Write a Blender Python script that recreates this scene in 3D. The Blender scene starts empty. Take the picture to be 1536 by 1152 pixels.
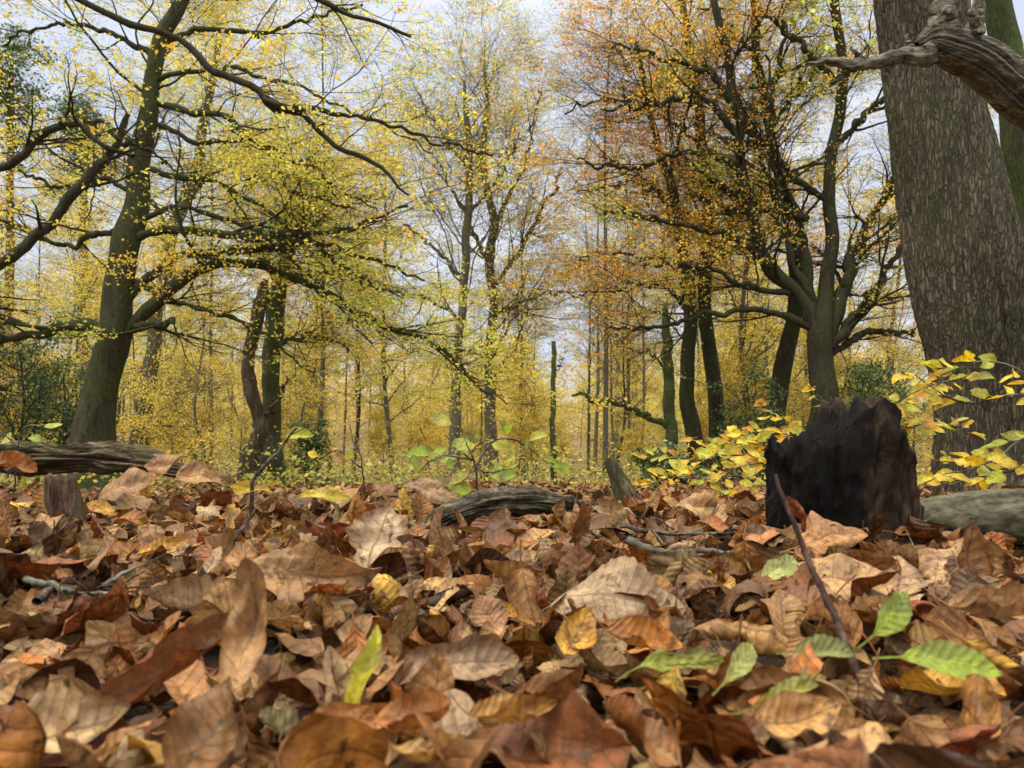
import bpy, math
import numpy as np
rng=np.random.default_rng(11)
F=1109.0; CZ=0.14
COL=bpy.context.scene.collection
# ---------------------------------------------------------------- noise
def _h(i,j,k):
    n=(i*374761393+j*668265263+k*1274126177)&0xffffffff
    n=((n^(n>>13))*1103515245)&0xffffffff
    n=(n^(n>>16))&0xffff
    return n/65535.0
def vn(x,y,z=0.0):
    x,y,z=np.broadcast_arrays(np.asarray(x,float),np.asarray(y,float),np.asarray(z,float))
    i=np.floor(x).astype(np.int64);j=np.floor(y).astype(np.int64);k=np.floor(z).astype(np.int64)
    u=x-i;v=y-j;w=z-k
    u=u*u*(3-2*u);v=v*v*(3-2*v);w=w*w*(3-2*w)
    r=0
    for a in (0,1):
        for b in (0,1):
            for c in (0,1):
                r=r+_h(i+a,j+b,k+c)*(u if a else 1-u)*(v if b else 1-v)*(w if c else 1-w)
    return r*2-1
def fbm(x,y,z=0.0,o=3):
    r=0;a=1
    for q in range(o):
        r=r+a*vn(np.asarray(x)*2**q+17*q,np.asarray(y)*2**q+5*q,np.asarray(z)*2**q+9*q);a*=0.5
    return r
def gz(x,y):
    x=np.asarray(x,float);y=np.asarray(y,float)
    d=np.clip(y-1.55,0,None)
    z=-0.10*(1-np.exp(-d/0.8))-0.045*np.minimum(d,30)-0.020
    z=z+np.clip(y-70,0,None)*0.06*np.clip((y-70)/60,0,1)
    near=np.exp(-np.clip(y-2,0,None)/3)
    z=z+(0.013*fbm(x*3.1+3,y*3.1,o=2)+0.011*vn(x*9,y*9))*near*np.clip((y+.2)/.8,.3,1)
    z=z+(1-near)*0.12*fbm(x*0.4,y*0.4+7)
    return z
def nrm(a): return a/(np.linalg.norm(a,axis=-1,keepdims=True)+1e-12)
# ---------------------------------------------------------------- mesh helpers
def mk_mesh(name,V,Q,attrs=None,smooth=True,mat=None):
    V=np.ascontiguousarray(V.reshape(-1,3),dtype=np.float32);Q=np.ascontiguousarray(Q.reshape(-1,4),dtype=np.int32)
    me=bpy.data.meshes.new(name)
    me.vertices.add(len(V));me.vertices.foreach_set("co",V.ravel())
    me.loops.add(Q.size);me.loops.foreach_set("vertex_index",Q.ravel())
    me.polygons.add(len(Q));me.polygons.foreach_set("loop_start",np.arange(0,Q.size,4,dtype=np.int32))
    me.update(calc_edges=True)
    if smooth: me.polygons.foreach_set("use_smooth",np.ones(len(Q),dtype=bool))
    for k,(t,d) in (attrs or {}).items():
        a=me.attributes.new(k,t,'POINT')
        a.data.foreach_set('color' if t=='FLOAT_COLOR' else 'vector',np.ascontiguousarray(d,dtype=np.float32).ravel())
    if mat: me.materials.append(mat)
    return me
def add(name,data,parent=None,label=None,cat=None,group=None,kind=None,loc=None):
    o=bpy.data.objects.new(name,data);COL.objects.link(o)
    if parent is not None:o.parent=parent
    if loc is not None:o.location=loc
    if label:o["label"]=label
    if cat:o["category"]=cat
    if group:o["group"]=group
    if kind:o["kind"]=kind
    return o
def tubes(P,R,k=5,mod=None):
    N,M,_=P.shape
    T=nrm(np.gradient(P,axis=1))
    mt=np.abs(nrm(T.mean(axis=1)));ref=np.eye(3)[np.argmin(mt,axis=1)][:,None,:]
    A=nrm(np.cross(T,ref));B=np.cross(T,A)
    th=np.linspace(0,2*np.pi,k,endpoint=False)
    RR=R[:,:,None]*(1 if mod is None else mod)
    RR=np.broadcast_to(RR,(N,M,k))
    V=P[:,:,None,:]+RR[...,None]*(np.cos(th)[:,None]*A[:,:,None,:]+np.sin(th)[:,None]*B[:,:,None,:])
    idx=np.arange(N*M*k).reshape(N,M,k)
    a=idx[:,:-1,:];b=np.roll(idx,-1,axis=2)[:,:-1,:];c=np.roll(idx,-1,axis=2)[:,1:,:];d=idx[:,1:,:]
    return V.reshape(-1,3),np.stack([a,b,c,d],-1).reshape(-1,4)
def merge(parts):
    Vs=[];Qs=[];n=0
    for V,Q in parts:
        Vs.append(V);Qs.append(Q+n);n+=len(V)
    return np.concatenate(Vs),np.concatenate(Qs)
def resample(pts,m):
    pts=np.asarray(pts,float);n=len(pts)
    if n==2: 
        t=np.linspace(0,1,m)[:,None];return pts[0]*(1-t)+pts[1]*t
    e=np.vstack([2*pts[0]-pts[1],pts,2*pts[-1]-pts[-2]])
    seg=np.linalg.norm(np.diff(pts[:,:3],axis=0),axis=1);cum=np.concatenate([[0],np.cumsum(seg)])
    s=np.linspace(0,cum[-1],m);i=np.clip(np.searchsorted(cum,s,side='right')-1,0,n-2)
    t=((s-cum[i])/seg[i])[:,None]
    p0,p1,p2,p3=e[i],e[i+1],e[i+2],e[i+3]
    return 0.5*((2*p1)+(-p0+p2)*t+(2*p0-5*p1+4*p2-p3)*t**2+(-p0+3*p1-3*p2+p3)*t**3)
def grow(P,R,N,M,length,ang=(0.5,1.1),t0=0.15,t1=1.0,sig=0.22,flat=0.5,up=0.03,rr=0.55,rmax=1.0,lfall=0.5):
    seg=np.linalg.norm(np.diff(P,axis=1),axis=2).sum(1)
    pi=rng.choice(len(P),N,p=seg/seg.sum())
    t=t0+(t1-t0)*rng.random(N)**0.85
    f=t*(P.shape[1]-1);i=np.clip(f.astype(int),0,P.shape[1]-2);w=(f-i)[:,None]
    S=P[pi,i]*(1-w)+P[pi,i+1]*w
    T=nrm(P[pi,i+1]-P[pi,i])
    r=(R[pi,i]*(1-w[:,0])+R[pi,i+1]*w[:,0])
    side=rng.normal(size=(N,3));side[:,2]*=flat
    side=nrm(side-(side*T).sum(1,keepdims=True)*T)
    a=rng.uniform(ang[0],ang[1],N)[:,None]
    d=T*np.cos(a)+side*np.sin(a)+np.array([0,0,up*3])
    d[:,2]*=np.where(flat<.4,.6,1.0)
    d=nrm(d)
    L=length*(0.45+0.8*rng.random(N))*(1-lfall*t)
    st=(L/(M-1))[:,None];out=[S];cur=S
    for q in range(M-1):
        ns=rng.normal(size=(N,3))*sig;ns[:,2]*=(0.3+0.7*flat)
        d=nrm(d+ns+np.array([0,0,up]));cur=cur+d*st;out.append(cur)
    PP=np.stack(out,1)
    r0=np.minimum(r*rr*(0.7+0.5*rng.random(N)),rmax)
    RR=r0[:,None]*np.linspace(1,0.22,M)[None,:]
    return PP,RR
def pick(pal,idx): return np.asarray(pal,float)[idx]
def crown_leaves(P,n_per,size,pal,clump=0.8,thr=-0.2,spread=0.05,tilt=0.75,t0=0.2,off=0.0,cscale=0.9):
    N,M,_=P.shape
    pi=np.repeat(np.arange(N),n_per);K=len(pi)
    f=(t0+(1-t0)*rng.random(K))*(M-1);i=np.clip(f.astype(int),0,M-2);w=(f-i)[:,None]
    C=P[pi,i]*(1-w)+P[pi,i+1]*w+rng.normal(size=(K,3))*spread*np.array([1,1,.5])
    keep=vn(C[:,0]*clump+off,C[:,1]*clump,C[:,2]*clump*1.8)+0.35*rng.normal(size=K)>thr
    C=C[keep];K=len(C)
    n=rng.normal(size=(K,3))*tilt;n[:,2]+=0.8;n=nrm(n)
    d=rng.normal(size=(K,3));d=nrm(d-(d*n).sum(1,keepdims=True)*n);e=np.cross(n,d)
    L=(size*(0.55+0.65*rng.random(K)))[:,None];W=L*0.62
    V=np.stack([C-d*L*.5,C+e*W*.5-d*L*.05,C+d*L*.5,C-e*W*.5-d*L*.05],1)
    V[:,1]+=n*L*0.10;V[:,3]+=n*L*0.10
    Q=np.arange(K*4).reshape(K,4)
    m=len(pal)
    g=vn(C[:,0]*cscale+31+off,C[:,1]*cscale,C[:,2]*cscale)*0.5+0.5+rng.normal(size=K)*0.24
    ci=np.clip((g*m).astype(int),0,m-1)
    c=pick(pal,ci)*(0.8+0.45*rng.random(K))[:,None]
    c=np.clip(np.repeat(c[:,None,:],4,1),0,1);c=np.concatenate([c,np.ones(c.shape[:2]+(1,))],-1)
    return V.reshape(-1,3),Q,c.reshape(-1,4)
# ---------------------------------------------------------------- materials
def nmat(name):
    m=bpy.data.materials.new(name);m.use_nodes=True;nt=m.node_tree
    return m,nt,nt.nodes["Principled BSDF"],nt.nodes["Material Output"]
def ramp(nt,src,stops):
    r=nt.nodes.new('ShaderNodeValToRGB');e=r.color_ramp.elements
    while len(e)<len(stops): e.new(0.5)
    for q,(p,c) in enumerate(stops):
        e[q].position=p;e[q].color=(c,c,c,1) if not isinstance(c,tuple) else (*c,1)
    nt.links.new(src,r.inputs[0]);return r.outputs[0]
def math_(nt,op,a,b=None,c=None):
    n=nt.nodes.new('ShaderNodeMath');n.operation=op
    for q,v in enumerate((a,b,c)):
        if v is None: continue
        if isinstance(v,(int,float)): n.inputs[q].default_value=v
        else: nt.links.new(v,n.inputs[q])
    return n.outputs[0]
def mixc(nt,fac,a,b,mode='MIX'):
    n=nt.nodes.new('ShaderNodeMix');n.data_type='RGBA';n.blend_type=mode
    for s,v in ((n.inputs[0],fac),(n.inputs[6],a),(n.inputs[7],b)):
        if isinstance(v,(int,float)): s.default_value=v
        elif isinstance(v,tuple): s.default_value=(*v,1)
        else: nt.links.new(v,s)
    return n.outputs[2]
def noise(nt,scale,detail=4,vec=None,rough=0.55,dist=0.0):
    n=nt.nodes.new('ShaderNodeTexNoise');n.inputs['Scale'].default_value=scale;n.inputs['Detail'].default_value=detail
    n.inputs['Roughness'].default_value=rough;n.inputs['Distortion'].default_value=dist
    if vec is not None: nt.links.new(vec,n.inputs['Vector'])
    return n.outputs[0]
def coords(nt,scale=(1,1,1)):
    t=nt.nodes.new('ShaderNodeTexCoord');m=nt.nodes.new('ShaderNodeMapping');m.inputs['Scale'].default_value=scale
    nt.links.new(t.outputs['Object'],m.inputs[0]);return m.outputs[0]
def bump(nt,bs,h,strength,dist):
    b=nt.nodes.new('ShaderNodeBump');b.inputs['Strength'].default_value=strength;b.inputs['Distance'].default_value=dist
    nt.links.new(h,b.inputs['Height']);nt.links.new(b.outputs[0],bs.inputs['Normal'])
def crown_mat(name,trans=0.5):
    m,nt,bs,out=nmat(name)
    a=nt.nodes.new('ShaderNodeAttribute');a.attribute_name='Col'
    nt.links.new(a.outputs['Color'],bs.inputs['Base Color'])
    bs.inputs['Roughness'].default_value=0.5;bs.inputs['Specular IOR Level'].default_value=0.35
    tr=nt.nodes.new('ShaderNodeBsdfTranslucent');mx=nt.nodes.new('ShaderNodeMixShader');mx.inputs[0].default_value=trans
    nt.links.new(mixc(nt,1.0,a.outputs['Color'],(1.28,1.22,0.95),'MULTIPLY'),tr.inputs['Color'])
    nt.links.new(bs.outputs[0],mx.inputs[1]);nt.links.new(tr.outputs[0],mx.inputs[2]);nt.links.new(mx.outputs[0],out.inputs[0])
    return m
def litter_mat(name,trans=0.14,live=False):
    m,nt,bs,out=nmat(name)
    a=nt.nodes.new('ShaderNodeAttribute');a.attribute_name='Col'
    u=nt.nodes.new('ShaderNodeAttribute');u.attribute_name='luv'
    sx=nt.nodes.new('ShaderNodeSeparateXYZ');nt.links.new(u.outputs['Vector'],sx.inputs[0])
    s,v,nv=sx.outputs
    cg=coords(nt)
    n1=noise(nt,30,6,cg,0.68);n2=noise(nt,210,3,cg);n3=noise(nt,80,4,cg,0.7)
    av=math_(nt,'ABSOLUTE',v)
    mid=math_(nt,'LESS_THAN',av,0.045)
    ph=math_(nt,'ADD',math_(nt,'SUBTRACT',math_(nt,'MULTIPLY',s,nv),math_(nt,'MULTIPLY',math_(nt,'POWER',av,0.85),1.2)),math_(nt,'MULTIPLY',n1,0.4))
    fr=math_(nt,'ABSOLUTE',math_(nt,'SUBTRACT',math_(nt,'FRACT',ph),0.5))
    lat=math_(nt,'MULTIPLY',math_(nt,'SUBTRACT',1.0,math_(nt,'SMOOTH_MIN',math_(nt,'MULTIPLY',fr,12.0),1.0,0.1)),0.7)
    vein=math_(nt,'MULTIPLY',math_(nt,'MAXIMUM',mid,lat),0.85)
    g=nt.nodes.new('ShaderNodeNewGeometry')
    base=mixc(nt,1.0,a.outputs['Color'],ramp(nt,n1,[(0.34,(0.30,0.22,0.16)),(0.5,(0.92,0.86,0.78)),(0.66,(1.45,1.38,1.2))]),'MULTIPLY')
    base=mixc(nt,1.0,base,ramp(nt,n2,[(0.3,0.7),(0.7,1.22)]),'MULTIPLY')
    spots=ramp(nt,n3,[(0.57,0.0),(0.65,0.8)])
    if not live: base=mixc(nt,spots,base,(0.03,0.015,0.007))
    edge=math_(nt,'MULTIPLY',math_(nt,'POWER',av,4.0),0.55)
    base=mixc(nt,edge,base,mixc(nt,1.0,base,(0.45,0.30,0.18),'MULTIPLY'))
    dark=mixc(nt,1.0,base,(1.45,1.35,1.1) if live else (0.42,0.33,0.25),'MULTIPLY')
    base=mixc(nt,vein,base,dark)
    pale=mixc(nt,0.22,base,(0.45,0.5,0.2) if live else (0.36,0.23,0.11))
    base=mixc(nt,g.outputs['Backfacing'],base,pale)
    nt.links.new(base,bs.inputs['Base Color'])
    nt.links.new(ramp(nt,n1,[(0.3,0.32),(0.7,0.6)]),bs.inputs['Roughness'])
    bs.inputs['Specular IOR Level'].default_value=0.29
    pl=math_(nt,'COSINE',math_(nt,'MULTIPLY',ph,6.2832))
    h=math_(nt,'ADD',math_(nt,'ADD',math_(nt,'MULTIPLY',n2,0.8),math_(nt,'MULTIPLY',n3,1.6)),math_(nt,'ADD',math_(nt,'MULTIPLY',pl,0.20),math_(nt,'MULTIPLY',vein,-0.5)))
    bump(nt,bs,h,0.8,0.0013)
    tr=nt.nodes.new('ShaderNodeBsdfTranslucent');mx=nt.nodes.new('ShaderNodeMixShader');mx.inputs[0].default_value=trans
    nt.links.new(base,tr.inputs['Color'])
    nt.links.new(bs.outputs[0],mx.inputs[1]);nt.links.new(tr.outputs[0],mx.inputs[2]);nt.links.new(mx.outputs[0],out.inputs[0])
    return m
def bark_mat(name,c0,c1,moss,mossamt,sc=(7,7,1.8),bd=0.02,lich=None):
    m,nt,bs,out=nmat(name)
    cg=coords(nt,sc)
    n1=noise(nt,2.2,7,cg,0.7,0.4);n2=noise(nt,9,5,cg,0.7)
    c=mixc(nt,ramp(nt,n1,[(0.32,0.0),(0.66,1.0)]),c0,c1)
    cm=coords(nt,(1,1,0.5));n3=noise(nt,3.6,6,cm,0.68)
    mf=ramp(nt,n3,[(0.56-0.2*mossamt,0.0),(0.72-0.16*mossamt,min(0.92,mossamt+0.15))])
    c=mixc(nt,mf,c,mixc(nt,n2,moss,tuple(q*1.9 for q in moss)))
    c=mixc(nt,1.0,c,ramp(nt,n2,[(0.3,0.4),(0.7,1.35)]),'MULTIPLY')
    nt.links.new(c,bs.inputs['Base Color']);bs.inputs['Roughness'].default_value=0.85;bs.inputs['Specular IOR Level'].default_value=0.2
    h=math_(nt,'ADD',n1,math_(nt,'MULTIPLY',n2,0.5))
    bump(nt,bs,h,1.0,bd)
    return m
def oak_mat():
    m,nt,bs,out=nmat('oak_bark')
    cg=coords(nt,(50,50,10.0))
    nn=nt.nodes.new('ShaderNodeTexNoise');nn.inputs['Scale'].default_value=0.6;nn.inputs['Detail'].default_value=3;nt.links.new(cg,nn.inputs[0])
    ad=nt.nodes.new('ShaderNodeVectorMath');ad.operation='MULTIPLY_ADD';nt.links.new(nn.outputs['Color'],ad.inputs[0]);ad.inputs[1].default_value=(1.6,1.6,1.6);nt.links.new(cg,ad.inputs[2])
    v=nt.nodes.new('ShaderNodeTexVoronoi');v.feature='DISTANCE_TO_EDGE';v.inputs['Scale'].default_value=1.0;nt.links.new(ad.outputs[0],v.inputs['Vector'])
    crack=ramp(nt,v.outputs['Distance'],[(0.0,0.0),(0.18,1.0)])
    cf=coords(nt,(26,26,3.0));nf=noise(nt,1.0,4,cf,0.6,0.5)
    fis=ramp(nt,math_(nt,'ABSOLUTE',math_(nt,'SUBTRACT',nf,0.5)),[(0.0,0.0),(0.05,1.0)])
    crack=math_(nt,'MULTIPLY',math_(nt,'MULTIPLY_ADD',crack,0.8,0.2),math_(nt,'MULTIPLY_ADD',fis,0.75,0.25))
    fine=noise(nt,7.0,6,coords(nt,(20,20,12)),0.75)
    big=noise(nt,1.3,4,coords(nt,(1,1,1)),.6)
    c=mixc(nt,crack,(0.036,0.029,0.019),(0.175,0.145,0.098))
    c=mixc(nt,1.0,c,ramp(nt,fine,[(0.32,0.6),(0.68,1.4)]),'MULTIPLY')
    c=mixc(nt,1.0,c,ramp(nt,big,[(0.35,0.7),(0.65,1.3)]),'MULTIPLY')
    cm=coords(nt,(1,1,0.7));n3=noise(nt,2.6,6,cm,0.7)
    c=mixc(nt,ramp(nt,n3,[(0.43,0.0),(0.68,0.55)]),c,(0.085,0.095,0.035))
    n4=noise(nt,30,3,cm,0.7);c=mixc(nt,ramp(nt,n4,[(0.68,0.0),(0.71,0.4)]),c,(0.26,0.26,0.2))
    nt.links.new(c,bs.inputs['Base Color']);bs.inputs['Roughness'].default_value=0.9;bs.inputs['Specular IOR Level'].default_value=0.15
    bump(nt,bs,math_(nt,'ADD',crack,math_(nt,'MULTIPLY',fine,0.6)),1.0,0.012)
    return m
def wood_mat(name,c0,c1,c2,sc,moss=None,mossamt=0.0,bd=0.006,xdark=False):
    m,nt,bs,out=nmat(name)
    cg=coords(nt,sc)
    n1=noise(nt,1.5,7,cg,0.7,0.3);n2=noise(nt,6,6,cg,0.7)
    c=ramp(nt,n1,[(0.34,c0),(0.5,c1),(0.66,c2)])
    c=mixc(nt,1.0,c,ramp(nt,n2,[(0.35,0.35),(0.65,1.35)]),'MULTIPLY')
    if moss:
        cm=coords(nt);n3=noise(nt,14,5,cm,0.6)
        c=mixc(nt,ramp(nt,n3,[(0.62-0.25*mossamt,0.0),(0.72-0.2*mossamt,0.9)]),c,moss)
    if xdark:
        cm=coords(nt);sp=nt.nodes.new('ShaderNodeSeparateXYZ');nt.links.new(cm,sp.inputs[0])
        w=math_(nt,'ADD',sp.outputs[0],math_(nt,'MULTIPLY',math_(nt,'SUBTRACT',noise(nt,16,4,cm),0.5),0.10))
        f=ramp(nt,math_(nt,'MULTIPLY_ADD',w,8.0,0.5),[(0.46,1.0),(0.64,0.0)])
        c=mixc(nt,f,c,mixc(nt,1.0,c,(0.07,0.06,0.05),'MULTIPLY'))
    nt.links.new(c,bs.inputs['Base Color']);bs.inputs['Roughness'].default_value=0.75;bs.inputs['Specular IOR Level'].default_value=0.2
    bump(nt,bs,math_(nt,'ADD',n1,math_(nt,'MULTIPLY',n2,0.6)),1.0,bd)
    return m
M_crown=crown_mat('autumn_foliage')
M_holly=crown_mat('evergreen_foliage',0.12)
M_litter=litter_mat('dead_leaf')
M_live=litter_mat('living_leaf',0.45,True)
M_beech=bark_mat('mossy_beech_bark',(0.038,0.033,0.021),(0.105,0.092,0.058),(0.048,0.060,0.014),0.75)
M_dark=bark_mat('dark_bark',(0.030,0.024,0.016),(0.085,0.07,0.046),(0.045,0.052,0.015),0.5)
M_mdark=bark_mat('dark_mossy_bark',(0.026,0.022,0.014),(0.07,0.060,0.037),(0.038,0.047,0.012),0.6)
M_moss=bark_mat('moss_bark',(0.045,0.042,0.026),(0.115,0.105,0.06),(0.055,0.075,0.018),0.85)
M_gray=bark_mat('grey_bark',(0.09,0.08,0.06),(0.20,0.175,0.13),(0.10,0.11,0.05),0.45)
M_pine=bark_mat('pine_bark',(0.14,0.08,0.045),(0.32,0.18,0.10),(0.1,0.09,0.045),0.3)
M_snag=wood_mat('decayed_trunk',(0.035,0.024,0.017),(0.11,0.075,0.05),(0.20,0.15,0.11),(9,9,1.5),(0.07,0.075,0.02),0.45,0.03)
M_oak=oak_mat()
M_dead=wood_mat('dead_limb_wood',(0.055,0.045,0.032),(0.22,0.185,0.13),(0.42,0.37,0.28),(4,26,26),(0.11,0.11,0.05),0.4,0.016)
M_log=wood_mat('rotten_log_wood',(0.02,0.014,0.009),(0.16,0.11,0.06),(0.42,0.32,0.20),(6,50,75),(0.11,0.12,0.035),0.45,0.010)
M_log2=wood_mat('mossy_log_bark',(0.03,0.026,0.015),(0.12,0.098,0.062),(0.22,0.185,0.12),(16,36,36),(0.085,0.09,0.032),0.4,0.004)
M_log3=wood_mat('smooth_log_bark',(0.05,0.045,0.025),(0.095,0.086,0.05),(0.15,0.135,0.08),(12,24,24),(0.07,0.08,0.026),0.5,0.0015)
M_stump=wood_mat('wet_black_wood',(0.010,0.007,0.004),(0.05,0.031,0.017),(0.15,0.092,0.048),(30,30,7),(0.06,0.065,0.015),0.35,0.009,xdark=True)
M_stub=wood_mat('mossy_stub_wood',(0.03,0.025,0.012),(0.10,0.08,0.04),(0.22,0.17,0.10),(50,50,8),(0.075,0.085,0.025),0.6,0.006)
M_stub2=wood_mat('red_stub_wood',(0.03,0.016,0.010),(0.10,0.06,0.035),(0.20,0.13,0.08),(50,50,8),(0.08,0.09,0.03),0.6,0.006)
M_twig=wood_mat('twig_bark',(0.02,0.014,0.01),(0.07,0.05,0.035),(0.16,0.13,0.10),(50,50,50),(0.22,0.24,0.17),0.45,0.002)
M_rtwig=wood_mat('red_twig_bark',(0.02,0.010,0.008),(0.06,0.028,0.02),(0.12,0.07,0.05),(60,60,20),None,0,0.001)
def ground_mat():
    m,nt,bs,out=nmat('forest_floor')
    cg=coords(nt);n1=noise(nt,9,6,cg,0.7);n2=noise(nt,0.25,4,cg);n3=noise(nt,40,4,cg,0.7)
    c=ramp(nt,n1,[(0.3,(0.03,0.015,0.008)),(0.5,(0.14,0.07,0.027)),(0.7,(0.30,0.17,0.06))])
    c=mixc(nt,1.0,c,ramp(nt,n3,[(0.3,0.4),(0.7,1.4)]),'MULTIPLY')
    c=mixc(nt,ramp(nt,n2,[(0.42,0.0),(0.6,0.6)]),c,(0.17,0.16,0.04))
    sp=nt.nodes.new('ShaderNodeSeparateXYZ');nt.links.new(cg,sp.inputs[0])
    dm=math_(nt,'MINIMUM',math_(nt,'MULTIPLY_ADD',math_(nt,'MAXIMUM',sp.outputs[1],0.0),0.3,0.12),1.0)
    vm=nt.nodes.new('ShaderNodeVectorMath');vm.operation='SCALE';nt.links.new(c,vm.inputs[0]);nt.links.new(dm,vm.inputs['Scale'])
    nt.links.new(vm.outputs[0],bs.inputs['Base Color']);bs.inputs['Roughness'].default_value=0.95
    bump(nt,bs,n1,1.0,0.04);return m
# ---------------------------------------------------------------- ground sheet
def sinhgrid(n,lo,hi,a):
    t=np.linspace(np.arcsinh(lo/a),np.arcsinh(hi/a),n);return a*np.sinh(t)
gx=sinhgrid(300,-500,500,0.5);gy=np.concatenate([-sinhgrid(60,0.02,120,0.5)[::-1],sinhgrid(300,0.0,600,0.7)])
X,Y=np.meshgrid(gx,gy);Z=gz(X,Y)
V=np.stack([X,Y,Z],-1);idx=np.arange(X.size).reshape(X.shape)
Q=np.stack([idx[:-1,:-1],idx[:-1,1:],idx[1:,1:],idx[1:,:-1]],-1)
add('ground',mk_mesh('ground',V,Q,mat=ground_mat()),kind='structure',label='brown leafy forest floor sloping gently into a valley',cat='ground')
# ---------------------------------------------------------------- detailed leaves
def heavy(N,a,b,p=.55): return rng.normal(size=N)*np.where(rng.random(N)<p,b,a)
def leaf_batch(N,U,Vn,L,W,rot,pos,col,cc=None,cl=None,fold=None,wav=0.14,nv=None,serr=0.06,pet=True,tw=None,crum=.05):
    L=np.broadcast_to(L,(N,));W=np.broadcast_to(W,(N,))
    r=lambda s:rng.normal(size=N)*s
    cc=heavy(N,20,75) if cc is None else np.broadcast_to(cc,(N,)).astype(float)
    cl=heavy(N,9,36) if cl is None else np.broadcast_to(cl,(N,)).astype(float)
    fold=rng.random(N)*0.7 if fold is None else np.broadcast_to(fold,(N,))
    nv=rng.integers(7,11,N).astype(float) if nv is None else np.broadcast_to(nv,(N,)).astype(float)
    tw=r(16) if tw is None else np.broadcast_to(tw,(N,)).astype(float)
    s=np.linspace(0.0,1,U)
    if pet: s=np.concatenate([[-0.28,-0.14,-0.02],s])
    v=np.linspace(-1,1,Vn);nU=len(s)
    S=s[None,:,None]*np.ones((N,1,Vn));VV=v[None,None,:]*np.ones((N,nU,1))
    e=lambda a:a[:,None,None]
    sb=np.clip(S,0,1);pw=e(rng.uniform(0.75,1.05,N))
    prof=np.sin(np.pi*sb**pw)**0.78
    prof=prof*(1+serr*2*(np.abs(np.mod(e(nv)*sb,1)-0.5)-0.25)*1.2)
    nb=vn(S*7+e(rng.random(N)*99),np.sign(VV)*3.3,e(rng.random(N)*99))
    prof=prof*(1-e(rng.uniform(.1,.75,N))*np.clip(nb-.05,0,1)*(np.abs(VV)>.5))
    w=np.maximum(prof*e(W)*0.5,0.0007)
    x=e(L)*(S-0.5);y=w*VV*(1+0.08*e(r(1))*np.sign(VV))
    z=e(fold)*np.abs(y)
    for q in range(3):
        z=z+e(L*wav*rng.random(N)*0.38)*np.sin(e(rng.uniform(2,12,N))*sb+e(rng.uniform(0,6.3,N)))*VV**(1 if q<2 else 2)*prof
    sd=rng.random(N)*99
    z=z+e(L*crum)*(vn(S*4+e(sd),VV*1.6+7,e(sd))+.5*vn(S*9+e(sd),VV*3.4,e(sd)+9))*prof
    y=y+e(L*crum*.5)*vn(S*5+e(sd)+40,VV*2,e(sd))*prof*VV
    k=np.where(np.abs(cc)<1,1,cc)[:,None,None]
    y2=np.sin(k*y)/k-z*np.sin(k*y);z2=z*np.cos(k*y)+(1-np.cos(k*y))/k
    k=np.where(np.abs(cl)<1,1,cl)[:,None,None]
    x3=np.sin(k*x)/k-z2*np.sin(k*x);z3=z2*np.cos(k*x)+(1-np.cos(k*x))/k
    a=e(tw)*x;y4=y2*np.cos(a)-z3*np.sin(a);z4=y2*np.sin(a)+z3*np.cos(a)
    P=np.stack([x3,y4,z4],-1)
    P=P-P[:,nU//2,Vn//2][:,None,None,:]
    P=np.einsum('nij,nuvj->nuvi',rot,P)
    if pos is not None:P=P+pos[:,None,None,:]
    idx=np.arange(N*nU*Vn).reshape(N,nU,Vn)
    Q=np.stack([idx[:,:-1,:-1],idx[:,:-1,1:],idx[:,1:,1:],idx[:,1:,:-1]],-1)
    luv=np.stack([S,VV,e(nv)*np.ones_like(S)],-1)
    C=np.concatenate([np.broadcast_to(col[:,None,None,:],P.shape),np.ones(P.shape[:3]+(1,))],-1)
    return P,Q.reshape(N,-1,4),luv,C
def rotm(yaw,pitch,roll):
    yaw,pitch,roll=np.broadcast_arrays(np.atleast_1d(yaw).astype(float),pitch,roll)
    cy,sy,cp,sp,cr,sr=np.cos(yaw),np.sin(yaw),np.cos(pitch),np.sin(pitch),np.cos(roll),np.sin(roll)
    z=np.zeros_like(cy);o=np.ones_like(cy)
    Rz=np.stack([cy,-sy,z,sy,cy,z,z,z,o],-1).reshape(-1,3,3);Ry=np.stack([cp,z,sp,z,o,z,-sp,z,cp],-1).reshape(-1,3,3)
    Rx=np.stack([o,z,z,z,cr,-sr,z,sr,cr],-1).reshape(-1,3,3)
    return Rz@Ry@Rx
LIT=np.array([[.54,.32,.13],[.45,.22,.070],[.47,.18,.036],[.25,.075,.020],[.105,.045,.018],[.60,.44,.25],[.68,.38,.05],[.47,.27,.11],[.31,.145,.055]])
LP=np.array([.16,.17,.14,.12,.13,.08,.025,.095,.08])
LN=['tan','light brown','orange brown','dark russet','dark brown','pale beige','yellow','tan','brown']
def litter_cols(N):
    i=rng.choice(len(LIT),N,p=LP);return LIT[i]*(0.62+0.58*rng.random((N,1)))*(1+0.06*rng.normal(size=(N,3))),i
def leaf_mesh(name,P,Q,luv,C,mat):
    return mk_mesh(name,P.reshape(-1,3),Q.reshape(-1,4),{'Col':('FLOAT_COLOR',C.reshape(-1,4)),'luv':('FLOAT_VECTOR',luv.reshape(-1,3))},mat=mat)
def scatter(N,y0,y1,wm,pw=0.5):
    out=[]
    while sum(len(o) for o in out)<N:
        y=y0+(y1-y0)*rng.random(N*3);x=(rng.random(N*3)*2-1)*(0.78*y1+wm)
        k=np.abs(x)<0.78*y+wm;out.append(np.stack([x[k],y[k]],-1))
    return np.concatenate(out)[:N]
Ps=[];Qs=[];Ls=[];Cs=[];n0=0
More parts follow.
